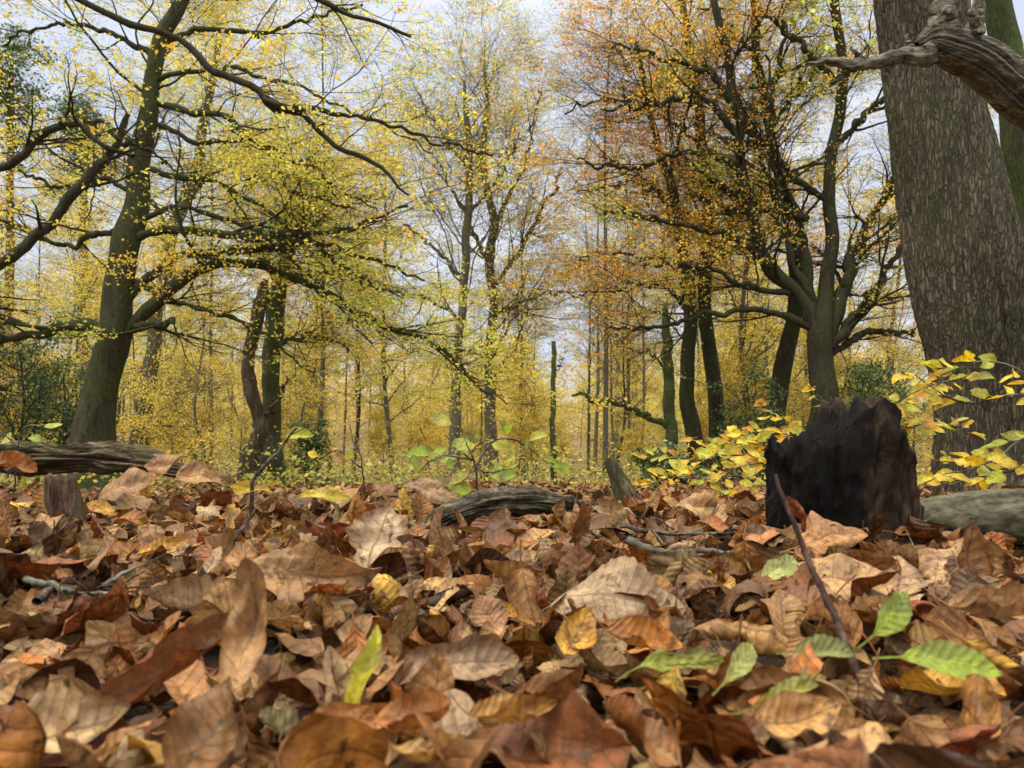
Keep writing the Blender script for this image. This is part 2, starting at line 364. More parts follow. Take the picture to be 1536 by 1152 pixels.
for (N,y0,y1,U,Vn,pet,hz,sd,l0,l1) in ((3100,0.10,0.95,15,7,True,0.027,0.62,.020,.066),(9500,0.8,2.9,9,5,True,0.034,0.60,.026,.080),(8000,2.7,11,5,3,False,0.05,0.35,.05,.10),(3500,.1,1.3,6,3,False,.03,.6,.007,.022)):
    xy=scatter(N,y0,y1,0.3)
    L=rng.uniform(l0,l1,N);W=L*rng.uniform(0.42,0.80,N)
    pit=rng.normal(size=N)*sd;rol=rng.normal(size=N)*sd
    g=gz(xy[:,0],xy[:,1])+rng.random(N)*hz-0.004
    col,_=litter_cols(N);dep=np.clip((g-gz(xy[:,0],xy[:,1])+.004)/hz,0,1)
    col=col*(.35+.65*dep[:,None])  # lower, hidden leaves get a darker colour: shade of the pile painted in
    pos=np.stack([xy[:,0],xy[:,1],g+np.abs(np.sin(pit))*L*0.2],-1)
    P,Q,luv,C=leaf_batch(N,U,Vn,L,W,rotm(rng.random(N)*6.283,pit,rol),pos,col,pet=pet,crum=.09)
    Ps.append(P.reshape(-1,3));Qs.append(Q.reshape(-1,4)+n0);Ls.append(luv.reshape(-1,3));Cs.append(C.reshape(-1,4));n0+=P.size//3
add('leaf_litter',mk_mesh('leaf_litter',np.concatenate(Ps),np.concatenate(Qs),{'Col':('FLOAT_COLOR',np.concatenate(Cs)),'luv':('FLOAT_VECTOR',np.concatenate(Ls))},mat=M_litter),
    kind='stuff',label='thick carpet of brown fallen beech leaves',cat='leaves')
def put_leaf(name,loc,L,W,yaw,pitch,roll,col,label,mat=M_litter,group="fallen leaves on the forest floor",U=34,Vn=15,**kw):
    P,Q,luv,C=leaf_batch(1,U,Vn,L,W,rotm(yaw,pitch,roll),None,np.array([col],float),**kw)
    return add(name,leaf_mesh(name,P[0],Q[0],luv,C,mat),label=label,cat='leaf',group=group,loc=tuple(loc))
N=244;xy=scatter(N,0.22,0.95,0.02)
col,ci=litter_cols(N)
for q in range(N):
    L=rng.uniform(0.030,0.084);p,r=rng.normal(size=2)*0.65
    z=float(gz(xy[q,0],xy[q,1]))+0.010+rng.random()*0.018+abs(math.sin(p))*L*0.15
    put_leaf('fallen_leaf',(xy[q,0],xy[q,1],z),L,L*rng.uniform(.45,.8),rng.random()*6.283,p,r,np.clip(col[q],0,1),LN[ci[q]]+' dead leaf curled on the leaf litter',U=26,Vn=11,serr=rng.choice([.05,.16]),crum=.095)
def W3(px,py,D): s=D/F;return ((px-768)*s,D,CZ+(660-py)*s)
R_=math.radians
H=[
 (430,858,.60,.145,.062,R_(-8),R_(8),R_(60),(.36,.205,.085),'large brown leaf standing on its edge',dict(cc=11,cl=-8,serr=.12,nv=12,fold=.1)),
 (565,812,.72,.080,.062,R_(75),R_(-50),R_(8),(.52,.40,.26),'pale beige leaf tilted upright showing its veins',dict(cc=4,cl=4,serr=.16,nv=8,fold=.15)),
 (920,892,.57,.112,.066,R_(-6),R_(6),R_(48),(.40,.30,.19),'broad grey brown leaf with fine parallel veins',dict(cc=-16,cl=-10,serr=.10,nv=14,fold=.05)),
 (378,955,.36,.085,.026,R_(84),R_(-70),R_(6),(.46,.27,.12),'tall brown leaf rolled into a hook',dict(cc=40,cl=34,serr=.05,fold=.2)),
 (250,1010,.37,.080,.055,R_(30),R_(-25),R_(50),(.24,.075,.022),'dark russet brown cupped leaf',dict(cc=44,cl=18)),
 (670,1000,.42,.080,.040,R_(10),R_(-8),R_(40),(.32,.22,.14),'grey brown ribbed leaf',dict(cc=24,cl=-10,nv=13)),
 (90,1100,.33,.060,.048,R_(20),R_(-10),R_(30),(.50,.36,.19),'pale tan leaf with a ragged edge',dict(cc=26,cl=22,serr=.2)),
 (860,960,.46,.046,.028,R_(60),R_(-30),R_(30),(.68,.38,.05),'yellow orange leaf curled upward',dict(cc=60,cl=30)),
 (960,970,.44,.050,.042,R_(-20),R_(5),R_(35),(.58,.25,.05),'orange leaf with a smooth cup',dict(cc=38,cl=26)),
 (1080,878,.62,.036,.028,R_(100),R_(-30),R_(10),(.72,.42,.05),'bright yellow leaf poking from the litter',dict(cc=40,cl=20)),
 (1240,865,.60,.100,.060,R_(-15),R_(-12),R_(35),(.50,.30,.13),'large light brown leaf arched over others',dict(cc=-24,cl=-16,nv=11)),
 (1180,1085,.33,.048,.030,R_(15),R_(-5),R_(40),(.60,.34,.11),'yellow tan leaf with a torn tip',dict(cc=60,cl=34)),
 (620,1090,.32,.050,.04,R_(-30),R_(-20),R_(30),(.40,.15,.035),'orange brown leaf folded in half',dict(cc=65,cl=26)),
 (240,825,.76,.050,.035,R_(40),R_(-20),R_(30),(.66,.36,.04),'yellow leaf among brown ones',dict(cc=50,cl=24)),
 (180,730,1.15,.085,.055,R_(15),R_(-18),R_(35),(.32,.17,.07),'dark brown leaf draped beside a log',dict(cc=-30,cl=-14)),
 (20,700,1.05,.06,.045,R_(10),R_(10),R_(50),(.44,.16,.03),'rust coloured leaf resting on a log',dict(cc=34,cl=-20)),
 (640,735,1.15,.11,.05,R_(-25),R_(18),R_(45),(.34,.22,.12),'grey brown leaf leaning on a log',dict(cc=20,cl=-12,nv=13)),
 (1420,855,.72,.08,.05,R_(35),R_(-15),R_(30),(.52,.32,.16),'light tan leaf beside a dark stump',dict(cc=-30,cl=16)),
 (1500,920,.50,.07,.05,R_(-35),R_(-15),R_(35),(.48,.29,.15),'tan leaf with a curled rim',dict(cc=40,cl=22)),
 (1250,800,.72,.075,.045,R_(10),R_(-10),R_(40),(.48,.24,.09),'orange tan leaf arched against a stump',dict(cc=-34,cl=-14)),
 (760,1085,.33,.045,.028,R_(20),R_(-5),R_(30),(.58,.32,.07),'golden leaf half buried in litter',dict(cc=65,cl=34)),
 (650,1140,.29,.040,.026,R_(10),R_(-5),R_(20),(.60,.37,.10),'golden yellow leaf lying flat',dict(cc=60,cl=40)),
 (960,1110,.32,.055,.042,R_(140),R_(-20),R_(25),(.26,.10,.03),'rust brown leaf with wavy rim',dict(cc=55,cl=30)),
 (1450,1080,.34,.055,.04,R_(50),R_(-10),R_(30),(.44,.22,.06),'amber leaf folded among twigs',dict(cc=55,cl=28)),
 (1040,760,1.05,.07,.045,R_(5),R_(5),R_(45),(.54,.33,.15),'tan leaf lying on the crest',dict(cc=-26,cl=-14)),
 (770,870,.64,.06,.04,R_(200),R_(-20),R_(35),(.48,.25,.09),'orange brown leaf with wavy rim',dict(cc=44,cl=26)),
 (300,1120,.29,.055,.038,R_(60),R_(-35),R_(30),(.20,.085,.025),'dark wet leaf curled on its side',dict(cc=60,cl=30)),
 (840,1060,.34,.055,.038,R_(-50),R_(-30),R_(20),(.24,.10,.03),'dark brown leaf curled upright',dict(cc=60,cl=34)),
 (250,700,1.42,.09,.055,R_(-15),R_(-10),R_(40),(.36,.19,.08),'brown leaf banked against a log end',dict(cc=-26,cl=12)),
 (300,712,1.35,.09,.06,R_(25),R_(12),R_(40),(.46,.26,.10),'tan leaf banked against a log end',dict(cc=24,cl=-12)),
 (210,722,1.38,.08,.055,R_(50),R_(-12),R_(35),(.30,.13,.05),'dark brown leaf banked against a log',dict(cc=30,cl=14)),
]
for (px,py,D,L,W,ya,pi_,ro,c,lb,kw) in H:
    put_leaf('fallen_leaf',W3(px,py,D),L,W,ya,pi_,ro,c,lb,wav=0.12,crum=.065,**kw)
# ---------------------------------------------------------------- live-leaf plants
GRN=np.array([[.36,.50,.06],[.50,.60,.09],[.64,.64,.10]])
YEL=np.array([[.90,.64,.03],[.92,.70,.04],[.72,.66,.06],[.78,.36,.02],[.52,.58,.05]])
def plant(name,label,base,stems,leafL,pal,step,mat=M_twig,cat='sapling',r0=0.0022,group=None,face=.6):
    e=add(name,None,label=label,cat=cat,group=group,loc=tuple(base));b=np.array(base)
    parts=[];LPos=[];LYaw=[];LPit=[];LRol=[]
    for st in stems:
        P=resample(np.array(st,float),22);P=P+np.cumsum(rng.normal(size=P.shape)*0.0012,axis=0)
        R=np.linspace(r0,r0*0.4,22)
        parts.append(tubes(P[None]-b,R[None],6))
        seg=np.linalg.norm(np.diff(P,axis=0),axis=1);cum=np.concatenate([[0],np.cumsum(seg)])
        t=cum[-1]*0.28;sgn=1
        while t<cum[-1]:
            p=np.array([np.interp(t,cum,P[:,q]) for q in range(3)]);i=min(np.searchsorted(cum,t),21);T=nrm(P[i]-P[i-1])
            ya=math.atan2(T[1],T[0])+sgn*rng.uniform(0.3,1.2);pt=rng.uniform(-0.6,0.6)
            if t+step>=cum[-1]: ya=math.atan2(T[1],T[0])
            d=np.array([math.cos(ya)*math.cos(pt),math.sin(ya)*math.cos(pt),-math.sin(pt)])
            LPos.append(p+d*leafL*0.60-b);LYaw.append(ya);LPit.append(pt)
            LRol.append((face if math.cos(ya)>0 else -face)+rng.normal()*0.45)
            sgn=-sgn;t+=step*rng.uniform(0.7,1.3)
    V,Q=merge(parts);add('stem',mk_mesh('stem',V,Q,mat=mat),parent=e)
    n=len(LPos)
    if n:
        L=leafL*rng.uniform(0.65,1.2,n)
        c=pal[rng.integers(0,len(pal),n)]*rng.uniform(.8,1.15,(n,1))
        P,Q,luv,C=leaf_batch(n,14,7,L,L*rng.uniform(.55,.70,n),rotm(np.array(LYaw),np.array(LPit),np.array(LRol)),np.array(LPos),c,cc=rng.normal(size=n)*18,cl=rng.normal(size=n)*12,wav=0.08,serr=0.03,crum=.02)
        add('foliage',leaf_mesh('foliage',P,Q,luv,C,M_live),parent=e)
    return e
def gp(px,D,dz=0.0):
    x=(px-768)*D/F;return (x,D,float(gz(x,D))+dz)
D=1.30
b=gp(715,D);plant('beech_seedling','small green beech seedling growing from leaf litter',b,
 [[b,W3(712,700,D),W3(700,665,D),W3(690,635,D)],[W3(712,700,D),W3(740,665,D+.04),W3(785,665,D+.02),W3(835,702,D-.04)],[W3(708,690,D),W3(670,680,D-.03),W3(640,690,D-.06),W3(620,705,D-.08)],
  [W3(705,680,D),W3(725,655,D+.08),W3(740,630,D+.12)],[W3(712,700,D),W3(735,705,D-.06),W3(765,700,D-.12)],[W3(708,690,D),W3(685,665,D+.05),W3(665,645,D+.05)]],.048,GRN,.027,face=.8)
b=gp(545,1.5);plant('beech_seedling','thin seedling with orange and yellow leaves',b,
 [[b,W3(545,690,1.5),W3(530,660,1.5),W3(525,640,1.5)],[W3(543,700,1.5),W3(510,675,1.55),W3(480,690,1.6)]],.036,YEL,.055)
D=1.35
b=gp(1270,D);plant('beech_sapling','beech sapling with bright yellow leaves behind a stump',b,
 [[b,W3(1290,680,D),W3(1330,620,D),W3(1390,580,D),W3(1450,560,D-.03)],
  [W3(1290,690,D),W3(1220,660,D),W3(1150,640,D+.05),W3(1090,650,D+.08)],
  [W3(1280,720,D),W3(1180,690,D+.02),W3(1080,685,D),W3(1010,715,D-.03),W3(950,735,D-.05)],
  [W3(1280,700,D),W3(1180,670,D+.12),W3(1100,665,D+.1),W3(1040,690,D+.1)],
  [W3(1330,625,D),W3(1360,640,D+.05),W3(1420,635,D+.1),W3(1480,650,D+.1)],
  [W3(1280,720,D),W3(1200,720,D+.15),W3(1120,730,D+.2),W3(1060,740,D+.2)],
  [W3(1300,670,D),W3(1260,620,D+.1),W3(1230,590,D+.15),W3(1215,570,D+.15)],
  [W3(1280,690,D),W3(1200,640,D+.1),W3(1160,620,D+.1),W3(1150,600,D+.1)],
  [W3(1300,660,D),W3(1360,600,D+.1),W3(1400,560,D+.1)],
  [W3(1280,715,D),W3(1190,700,D-.05),W3(1130,700,D-.08),W3(1080,720,D-.08)],
  [W3(1180,690,D),W3(1140,665,D+.04),W3(1090,670,D+.06)]],.033,YEL,.0105,r0=.002)
b=gp(1090,1.9);plant('beech_sapling','low beech sapling with small yellow green leaves',b,
 [[b,W3(1085,710,1.9),W3(1060,670,1.9),W3(1040,655,1.9)],[W3(1088,715,1.9),W3(1040,695,1.9),W3(990,690,1.95),W3(960,700,1.95)],[W3(1088,715,1.9),W3(1130,690,1.95),W3(1170,670,2.0)],
  [W3(1088,720,1.9),W3(1030,715,1.85),W3(980,725,1.85)],[W3(1085,700,1.9),W3(1110,665,2.0),W3(1140,645,2.0)],[W3(1088,715,1.9),W3(1150,712,1.9),W3(1190,705,1.9)]],.034,YEL[[0,2,3,4]],.014,r0=.002)
b=gp(1600,1.2);plant('beech_sapling','beech sapling with yellow green leaves beside the oak',b,
 [[b,W3(1590,640,1.2),W3(1540,560,1.2),W3(1480,545,1.2),W3(1420,570,1.2)],[W3(1595,660,1.2),W3(1540,650,1.15),W3(1480,690,1.15),W3(1420,705,1.15),W3(1390,720,1.15)],
  [W3(1595,690,1.2),W3(1520,700,1.2),W3(1450,710,1.25),W3(1400,725,1.25)],[W3(1560,590,1.2),W3(1500,590,1.3),W3(1440,600,1.35),W3(1370,560,1.35)],
  [W3(1595,695,1.2),W3(1540,700,1.3),W3(1470,690,1.3),W3(1410,690,1.3)]],.038,YEL[[0,1,2,4]],.016,r0=.0022)
b=gp(20,1.5);plant('beech_seedling','small green seedling behind a rotten log',b,[[b,W3(25,665,1.5),W3(35,642,1.5),W3(60,640,1.5)],[W3(25,670,1.5),W3(-10,645,1.5)]],.045,GRN,.05)
for (px,py,D,L,W,ya,p,r,c,lb) in [
 (1340,918,.42,.044,.017,R_(38),R_(-28),R_(50),(.32,.46,.04),'bright green leaf pointing upward'),
 (1420,992,.38,.048,.020,R_(-18),R_(5),R_(42),(.34,.48,.04),'bright green oval leaf on the litter'),
 (1235,978,.40,.036,.015,R_(10),R_(5),R_(45),(.34,.42,.15),'soft green leaf among brown leaves'),
 (1025,990,.41,.055,.014,R_(8),R_(3),R_(62),(.38,.44,.06),'long green leaf lying on its edge'),
 (1112,992,.40,.038,.013,R_(50),R_(-20),R_(45),(.46,.52,.14),'pale green folded leaf'),
 (1190,1035,.36,.050,.010,R_(25),R_(-10),R_(55),(.44,.42,.06),'narrow yellow green leaf'),
 (1170,852,.62,.052,.022,R_(35),R_(-15),R_(50),(.58,.66,.24),'pale lime leaf with toothed edge'),
 (545,1010,.38,.050,.014,R_(65),R_(-55),R_(30),(.62,.60,.03),'lime yellow leaf standing twisted'),
 (375,733,1.1,.070,.025,R_(5),R_(0),R_(55),(.82,.55,.04),'yellow leaf on top of litter'),
 (480,740,1.1,.085,.024,R_(-4),R_(0),R_(55),(.76,.60,.05),'long yellow leaf on top of litter'),
 (448,652,1.12,.042,.026,R_(0),R_(0),R_(65),(.58,.66,.05),'lime green leaf held on a twig')]:
    put_leaf('green_leaf',W3(px,py,D),L,W,ya,p,r,c,lb,mat=M_live,group='fresh leaves in the litter',wav=.12,serr=.08,cc=24.,cl=-15.,crum=.035)
# ---------------------------------------------------------------- twigs
def twig(pts,r,label,mat=M_twig,side=3,name='fallen_twig'):
    P=resample(np.array(pts,float),26);b=P[0].copy();P=P-b+np.cumsum(rng.normal(size=P.shape)*0.0008,axis=0)
    R=np.linspace(r,r*0.45,26)*(1+.2*rng.random(26))
    parts=[tubes(P[None],R[None],8)]
    if side:
        p2,r2=grow(P[None],R[None],side,10,0.09,ang=(.5,1.0),t0=.25,sig=.15,rr=.6,flat=.6);parts.append(tubes(p2,r2,6))
    V,Q=merge(parts);add(name,mk_mesh(name,V,Q,mat=mat),label=label,cat='twig',group='fallen twigs',loc=tuple(b))
twig([W3(940,808,.82),W3(990,822,.81),W3(1050,820,.81),W3(1115,826,.82)],.0045,'dark lichen spotted twig lying on leaves')
twig([W3(930,790,.92),W3(1000,800,.92),W3(1100,795,.95)],.003,'thin grey twig lying on leaves')
twig([W3(55,900,.58),W3(75,880,.60),W3(140,880,.62),W3(190,850,.66)],.0035,'pale lichen covered twig on the litter')
twig([W3(40,870,.62),W3(110,890,.59),W3(160,895,.58)],.003,'thin lichen covered twig on the litter')
twig([W3(375,770,1.1),W3(385,720,1.1),W3(425,670,1.1),W3(450,640,1.1)],.003,'dark twig sticking up from the leaves',side=1)
twig([W3(345,870,.75),W3(350,810,.76),W3(385,770,.78)],.0035,'short dark twig standing upright')
D=.40;twig([W3(1325,1110,D-.02),W3(1290,1020,D),W3(1255,930,D+.03),W3(1215,830,D+.06),W3(1172,705,D+.08)],.0028,'reddish stem rising out of the litter',mat=M_rtwig,side=0)
for q in range(22):
    x,y=scatter(1,.4,1.9,0)[0];a=rng.random()*3.14;l=rng.uniform(.06,.2);z=float(gz(x,y))+.032
    twig([(x,y,z),(x+math.cos(a)*l*.5,y+math.sin(a)*l*.5,z+.01),(x+math.cos(a)*l,y+math.sin(a)*l,z)],rng.uniform(.001,.0028),'thin dark twig lying in the leaves')
# ---------------------------------------------------------------- logs and stumps
def log(name,label,pts,mat,k=72,M=170,amp=.16,fis=.12,cat='log',ell=1.0):
    P=resample(np.array(pts,float),M);R=P[:,3].copy();P=P[:,:3]
    b=P[M//2].copy();P=P-b
    th=np.linspace(0,2*np.pi,k,endpoint=False);s=np.linspace(0,1,M)*np.linalg.norm(P[-1]-P[0])/R.max()
    A,B=np.meshgrid(s,th,indexing='ij')
    mod=1+amp*fbm(A*.7,np.cos(B)*1.3+5,np.sin(B)*1.3,4)-fis*np.abs(fbm(A*.30+9,np.cos(B)*5,np.sin(B)*5,2))-fis*.5*np.abs(fbm(A*.5+3,np.cos(B)*11,np.sin(B)*11,2))
    R[0]*=.02;R[-1]*=.02;R[1]*=.75;R[-2]*=.75
    endj=np.clip(1-np.minimum(np.arange(M),M-1-np.arange(M))/9,0,1)[:,None]
    mod=mod*(1-endj*.45*(rng.random(k)[None,:]))
    V,Q=tubes(P[None],R[None],k,mod[None]);V[:,2]*=ell
    return add(name,mk_mesh(name,V,Q,mat=mat),label=label,cat=cat,loc=tuple(b))
log('rotten_log','decayed brown log with cracked wood on leaves',[(*W3(-330,700,1.7),.056),(*W3(-60,688,1.63),.054),(*W3(90,686,1.57),.051),(*W3(190,690,1.55),.045),(*W3(285,712,1.52),.020)],M_log,amp=.3,fis=.5,ell=.85)
log('fallen_branch','thick mossy branch arched out of the leaf litter',[(*W3(630,802,1.12),.016),(*W3(690,768,1.12),.022),(*W3(745,754,1.13),.024),(*W3(810,752,1.16),.022),(*W3(870,764,1.20),.020),(*W3(950,772,1.26),.018)],M_log2,amp=.3,fis=.4)
log('smooth_log','smooth grey green log lying on leaves',[(*W3(1370,795,.90),.030),(*W3(1410,783,.90),.033),(*W3(1470,778,.90),.035),(*W3(1560,776,.90),.036),(*W3(1750,781,.9),.036)],M_log3,amp=.10,fis=.06)
def stump(name,label,loc,r0,r1,h,jag,mat,hf=None,lean=(0,0),k=96,M=34,ell=1.0,hollow=.55,rn=.22,powr=1.0):
    th=np.linspace(0,2*np.pi,k,endpoint=False)
    ht=h*(1+jag*fbm(np.cos(th)*2.2+loc[0]*7,np.sin(th)*2.2,3.3,4)) if hf is None else h*hf(th)*(1+jag*fbm(np.cos(th)*5+loc[0]*7,np.sin(th)*5,3.3,4))
    rows=[]
    for m in range(M):
        t=m/(M-1);r=r0+(r1-r0)*t**powr+r0*.12*math.exp(-t*7)
        z=ht*t
        rr=r*(1+rn*fbm(np.cos(th)*1.5,np.sin(th)*1.5,t*1.5+loc[1]*3,4)+.16*np.abs(fbm(np.cos(th)*6,np.sin(th)*6,t*.8,3)))
        rows.append(np.stack([rr*np.cos(th)+lean[0]*t*h,rr*np.sin(th)*ell+lean[1]*t*h,z],-1))
    top=rows[-1];c=np.array([lean[0]*h,lean[1]*h,0])
    for m in range(1,9):
        f=1-m/8*.98;q=(top-c)*np.array([f,f,1])+c
        q[:,2]=top[:,2]*(1-m/8)**.6+ (1-(1-m/8)**.6)*h*hollow+.012*h*rng.normal(size=k);rows.append(q)
    V=np.array(rows);n=len(rows);idx=np.arange(n*k).reshape(n,k)
    Q=np.stack([idx[:-1],np.roll(idx,-1,1)[:-1],np.roll(idx,-1,1)[1:],idx[1:]],-1)
    return add(name,mk_mesh(name,V,Q,mat=mat),label=label,cat='stump',loc=loc)
def big_stump():
    # closed lump: broken black left shoulder with ragged rim, one pointed brown hood whose right flank slopes down to the log
    sx=(1284-768)*.82/F;k=240;M=170
    th=np.linspace(0,2*np.pi,k,endpoint=False);s=np.linspace(0,1,M)
    S,T=np.meshgrid(s,th,indexing='ij')
    rad=.092*np.where(S<.74,1-.04*S,np.sqrt(np.clip(1-((S-.74)/.26)**3,0,1))*.970)
    x=rad*np.cos(T);y=rad*np.sin(T)*.74
    z=.215*np.minimum(S/.86,1)**.95
    u=x/.09
    top=np.interp(u,[-1,-.9,-.7,-.5,-.36,-.26,-.12,.02,.12,.22,.36,.52,.70,.86,1],[.66,.74,.79,.76,.72,.78,.88,.97,1.0,.97,.89,.80,.68,.56,.44])
    z=z*top
    rt=np.clip((u+.05)/.3,0,1)
    n1=fbm(x*20+3,y*20,z*8,4);n2=np.abs(fbm(x*55,y*55,z*6+4,3));n4=fbm(x*90,y*90,z*60,2)
    f=1+.15*n1-.17*n2+.035*n4
    front=(y<0)
    f=f-.20*np.exp(-((u+.34)/.13)**2)*front*np.clip(z/.05,0,1)
    x=x*f;y=y*f
    rag=fbm(x*70,y*30,5.5,3);z=z+(.014*rag-.014*np.abs(vn(x*150,y*50,2)))*np.clip((S-.5)*2,0,1)*(1-.45*rt)
    y=y-.08*z*rt
    V=np.stack([x,y,z],-1);idx=np.arange(M*k).reshape(M,k)
    Q=np.stack([idx[:-1],np.roll(idx,-1,1)[:-1],np.roll(idx,-1,1)[1:],idx[1:]],-1)
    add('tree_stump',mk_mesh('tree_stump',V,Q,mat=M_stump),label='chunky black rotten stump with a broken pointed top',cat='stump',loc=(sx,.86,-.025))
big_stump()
stump('small_stump','small broken brown stub with green moss',W3(105,800,1.12),.022,.019,.084,.10,M_stub2,lean=(-.15,0),k=48,M=20,hollow=.85)
stump('small_stump','short mossy broken stub leaning in leaves',W3(955,775,1.25),.024,.011,.098,.12,M_stub,lean=(-.45,0),k=48,M=20,hollow=.8)
for q in range(18):
    a=rng.uniform(3.2,6.2);x=(1288-768)*.82/F+math.cos(a)*.11;y=.86+math.sin(a)*.09;c,i=litter_cols(1);L=rng.uniform(.045,.070)
    put_leaf('fallen_leaf',(x,y,float(gz(x,y))+.028+rng.random()*.022),L,L*.65,rng.random()*6.28,rng.normal()*.5,rng.normal()*.6,np.clip(c[0],0,1),LN[i[0]]+' dead leaf leaning on a black stump',U=24,Vn=11)
# ---------------------------------------------------------------- trees
Yw=(.88,.68,.12);Or=(.80,.40,.07);Gr=(.46,.56,.10);Gy=(.72,.70,.14);Br=(.56,.28,.08);Og=(.86,.55,.09)
def make_tree(name,label,D,trunk,limbs,pal,bark,n=(26,130,900,4500),lens=(2.6,1.3,.6,.3),nleaf=4,size=.06,thr=-.2,auto_t0=.35,k0=24,cat='tree',up=.02,flat=.25,sig=.2,group=None,lw=.58,rr0=.2,asig=None,ls=.2,tw=1.0):
    s=D/F
    def conv(pts,slope=None):
        a=np.array([p[:3] for p in pts],float);dy=np.array([p[3] if len(p)>3 else 0 for p in pts],float)
        x=(a[:,0]-768)*s;z=CZ+(660-a[:,1])*s
        ds=np.concatenate([[0],np.cumsum(np.hypot(np.diff(x),np.diff(z)))])
        if slope is None: slope=rng.uniform(-ls,ls)
        return np.stack([x,D+dy+slope*ds,z,a[:,2]*s],-1)
    tr=conv(trunk,0.0);bx=tr[0,0];g=float(gz(bx,D));tr[:,3]*=tw
    if tr[0,2]>g-.05: tr=np.vstack([[bx,D,g-.1,tr[0,3]*1.35],tr])
    base=np.array([bx,D,g])
    T=resample(tr,110);TP=T[:,:3]-base;TR=np.maximum(T[:,3],.004)
    TP=TP+np.stack([.3*TR.mean()*vn(np.arange(110)*.15,q*7.7+D) for q in range(3)],-1)*np.array([1,1,0])
    th=np.linspace(0,2*np.pi,k0,endpoint=False);A,B=np.meshgrid(np.arange(110)*.12,th,indexing='ij')
    flare=np.exp(-np.maximum(TP[:,2],0)/(TR[0]*1.6))[:,None]
    mod=1+.14*fbm(A,np.cos(B)*1.2+D,np.sin(B)*1.2,4)+flare*(.2+.3*np.maximum(0,vn(np.cos(B)*2+D,np.sin(B)*2,0)))
    e=add(name,None,label=label,cat=cat,loc=tuple(base),group=group)
    V,Q=tubes(TP[None],TR[None],k0,mod[None]);add('trunk',mk_mesh('trunk',V,Q,mat=bark),parent=e)
    LPs=[];LRs=[]
    for lb in limbs:
        L=resample(conv(lb),56);P=L[:,:3]-base
        P=P+np.stack([vn(np.arange(56)*.22+rng.random()*99,0)*.05+vn(np.arange(56)*.6+rng.random()*99,0)*.028 for q in range(3)],-1)*np.linspace(0,1,56)[:,None]**.4*(D/9)
        LPs.append(P);LRs.append(np.maximum(L[:,3]*lw,.006)*(1+.2*vn(np.arange(56)*.5,rng.random()*99)))
    parts=[];P0=TP[::2];R0=TR[::2]
    n0,n1,n2,n3=n
    if LPs:
        LPs=np.array(LPs);LRs=np.array(LRs);parts.append(tubes(LPs,LRs,9))
    if n0:
        a,b=grow(P0[None],R0[None],n0,56,lens[0],ang=(.7,1.3),t0=auto_t0,sig=(asig or sig*.55),flat=.5,up=up,rr=rr0,lfall=.5);parts.append(tubes(a,b,7))
        if len(LPs): LPs=np.concatenate([LPs,a]);LRs=np.concatenate([LRs,b])
        else: LPs,LRs=a,b
    P1,R1=grow(LPs,LRs,n1,14,lens[1],t0=.12,sig=sig*.7,flat=flat,up=up,rr=.42);parts.append(tubes(P1,R1,5))
    P2,R2=grow(P1,R1,n2,8,lens[2],t0=.1,sig=sig*.8,flat=flat,up=up*.5,rr=.55,rmax=.014);parts.append(tubes(P2,R2,4))
    P3,R3=grow(P2,R2,n3,5,lens[3],t0=.15,sig=sig,flat=flat*.7,up=up*.3,rr=.55,rmax=.004);R3=np.maximum(R3,.0011*(D/9));parts.append(tubes(P3,R3,3))
    V,Q=merge(parts);add('branches',mk_mesh('branches',V,Q,mat=bark),parent=e)
    if nleaf:
        V,Q,C=crown_leaves(P3,nleaf,size,pal,thr=thr,spread=size*.8,off=D*3.1)
        add('crown',mk_mesh('crown',V,Q,{'Col':('FLOAT_COLOR',C)},smooth=False,mat=M_crown),parent=e)
    return e
make_tree('beech_tree','old beech with mossy trunk and sweeping yellow limbs',9,
 [(135,700,36),(138,650,29),(150,590,24),(168,520,23),(180,450,20),(192,370,19),(203,290,16),(214,210,14),(230,130,12),(246,60,11),(270,0,10),(300,-120,9),(325,-280,6)],
 [[(185,500,18),(215,470,16),(250,435,15),(285,405,14),(330,392,13),(390,396,11),(450,415,10),(510,450,9),(570,480,8),(630,500,7),(680,545,5),(760,610,2)],
  [(190,450,12),(230,410,11),(280,382,10),(340,378,9),(400,372,8),(470,362,6),(540,380,5),(640,420,3)],
  [(198,360,12),(240,350,11),(310,350,10),(380,362,9),(450,362,7),(530,350,5),(620,330,3)],
  [(165,500,15),(130,488,14),(80,492,13),(30,505,11),(-40,512,8),(-120,500,4)],
  [(190,495,12),(225,488,10),(265,485,7)],
  [(195,350,9),(150,352,8),(110,372,6),(60,350,5),(0,335,3)],
  [(208,250,10),(260,262,8),(320,268,7),(380,300,6),(440,345,5),(520,400,4),(600,440,2)],
  [(228,150,9),(280,170,8),(340,180,7),(400,230,6),(460,300,4),(540,330,3)],
  [(215,220,8),(160,190,6),(100,185,5),(30,230,3)],
  [(240,90,9),(190,60,7),(130,30,6),(60,30,4),(-20,50,3)],
  [(250,60,9),(310,40,7),(380,50,6),(450,30,4),(540,0,3)],
  [(205,290,8),(160,270,6),(110,290,5),(40,270,3)],
  [(200,420,8),(250,450,6),(320,470,5),(400,500,4),(480,560,2)],
  [(222,180,8),(290,210,6),(370,210,5),(450,240,4),(560,300,2)],
  [(205,330,7),(270,310,6),(350,330,5),(430,380,4),(500,450,3),(560,520,2)],
  [(235,120,7),(300,110,6),(380,120,5),(470,150,4),(560,200,3),(660,260,2)]],
 [Gr,Gy,Gy,Yw,Yw,Og],M_beech,n=(14,290,2500,14000),lens=(3.4,2.0,.95,.44),nleaf=5,size=.049,thr=-.08,auto_t0=.45)
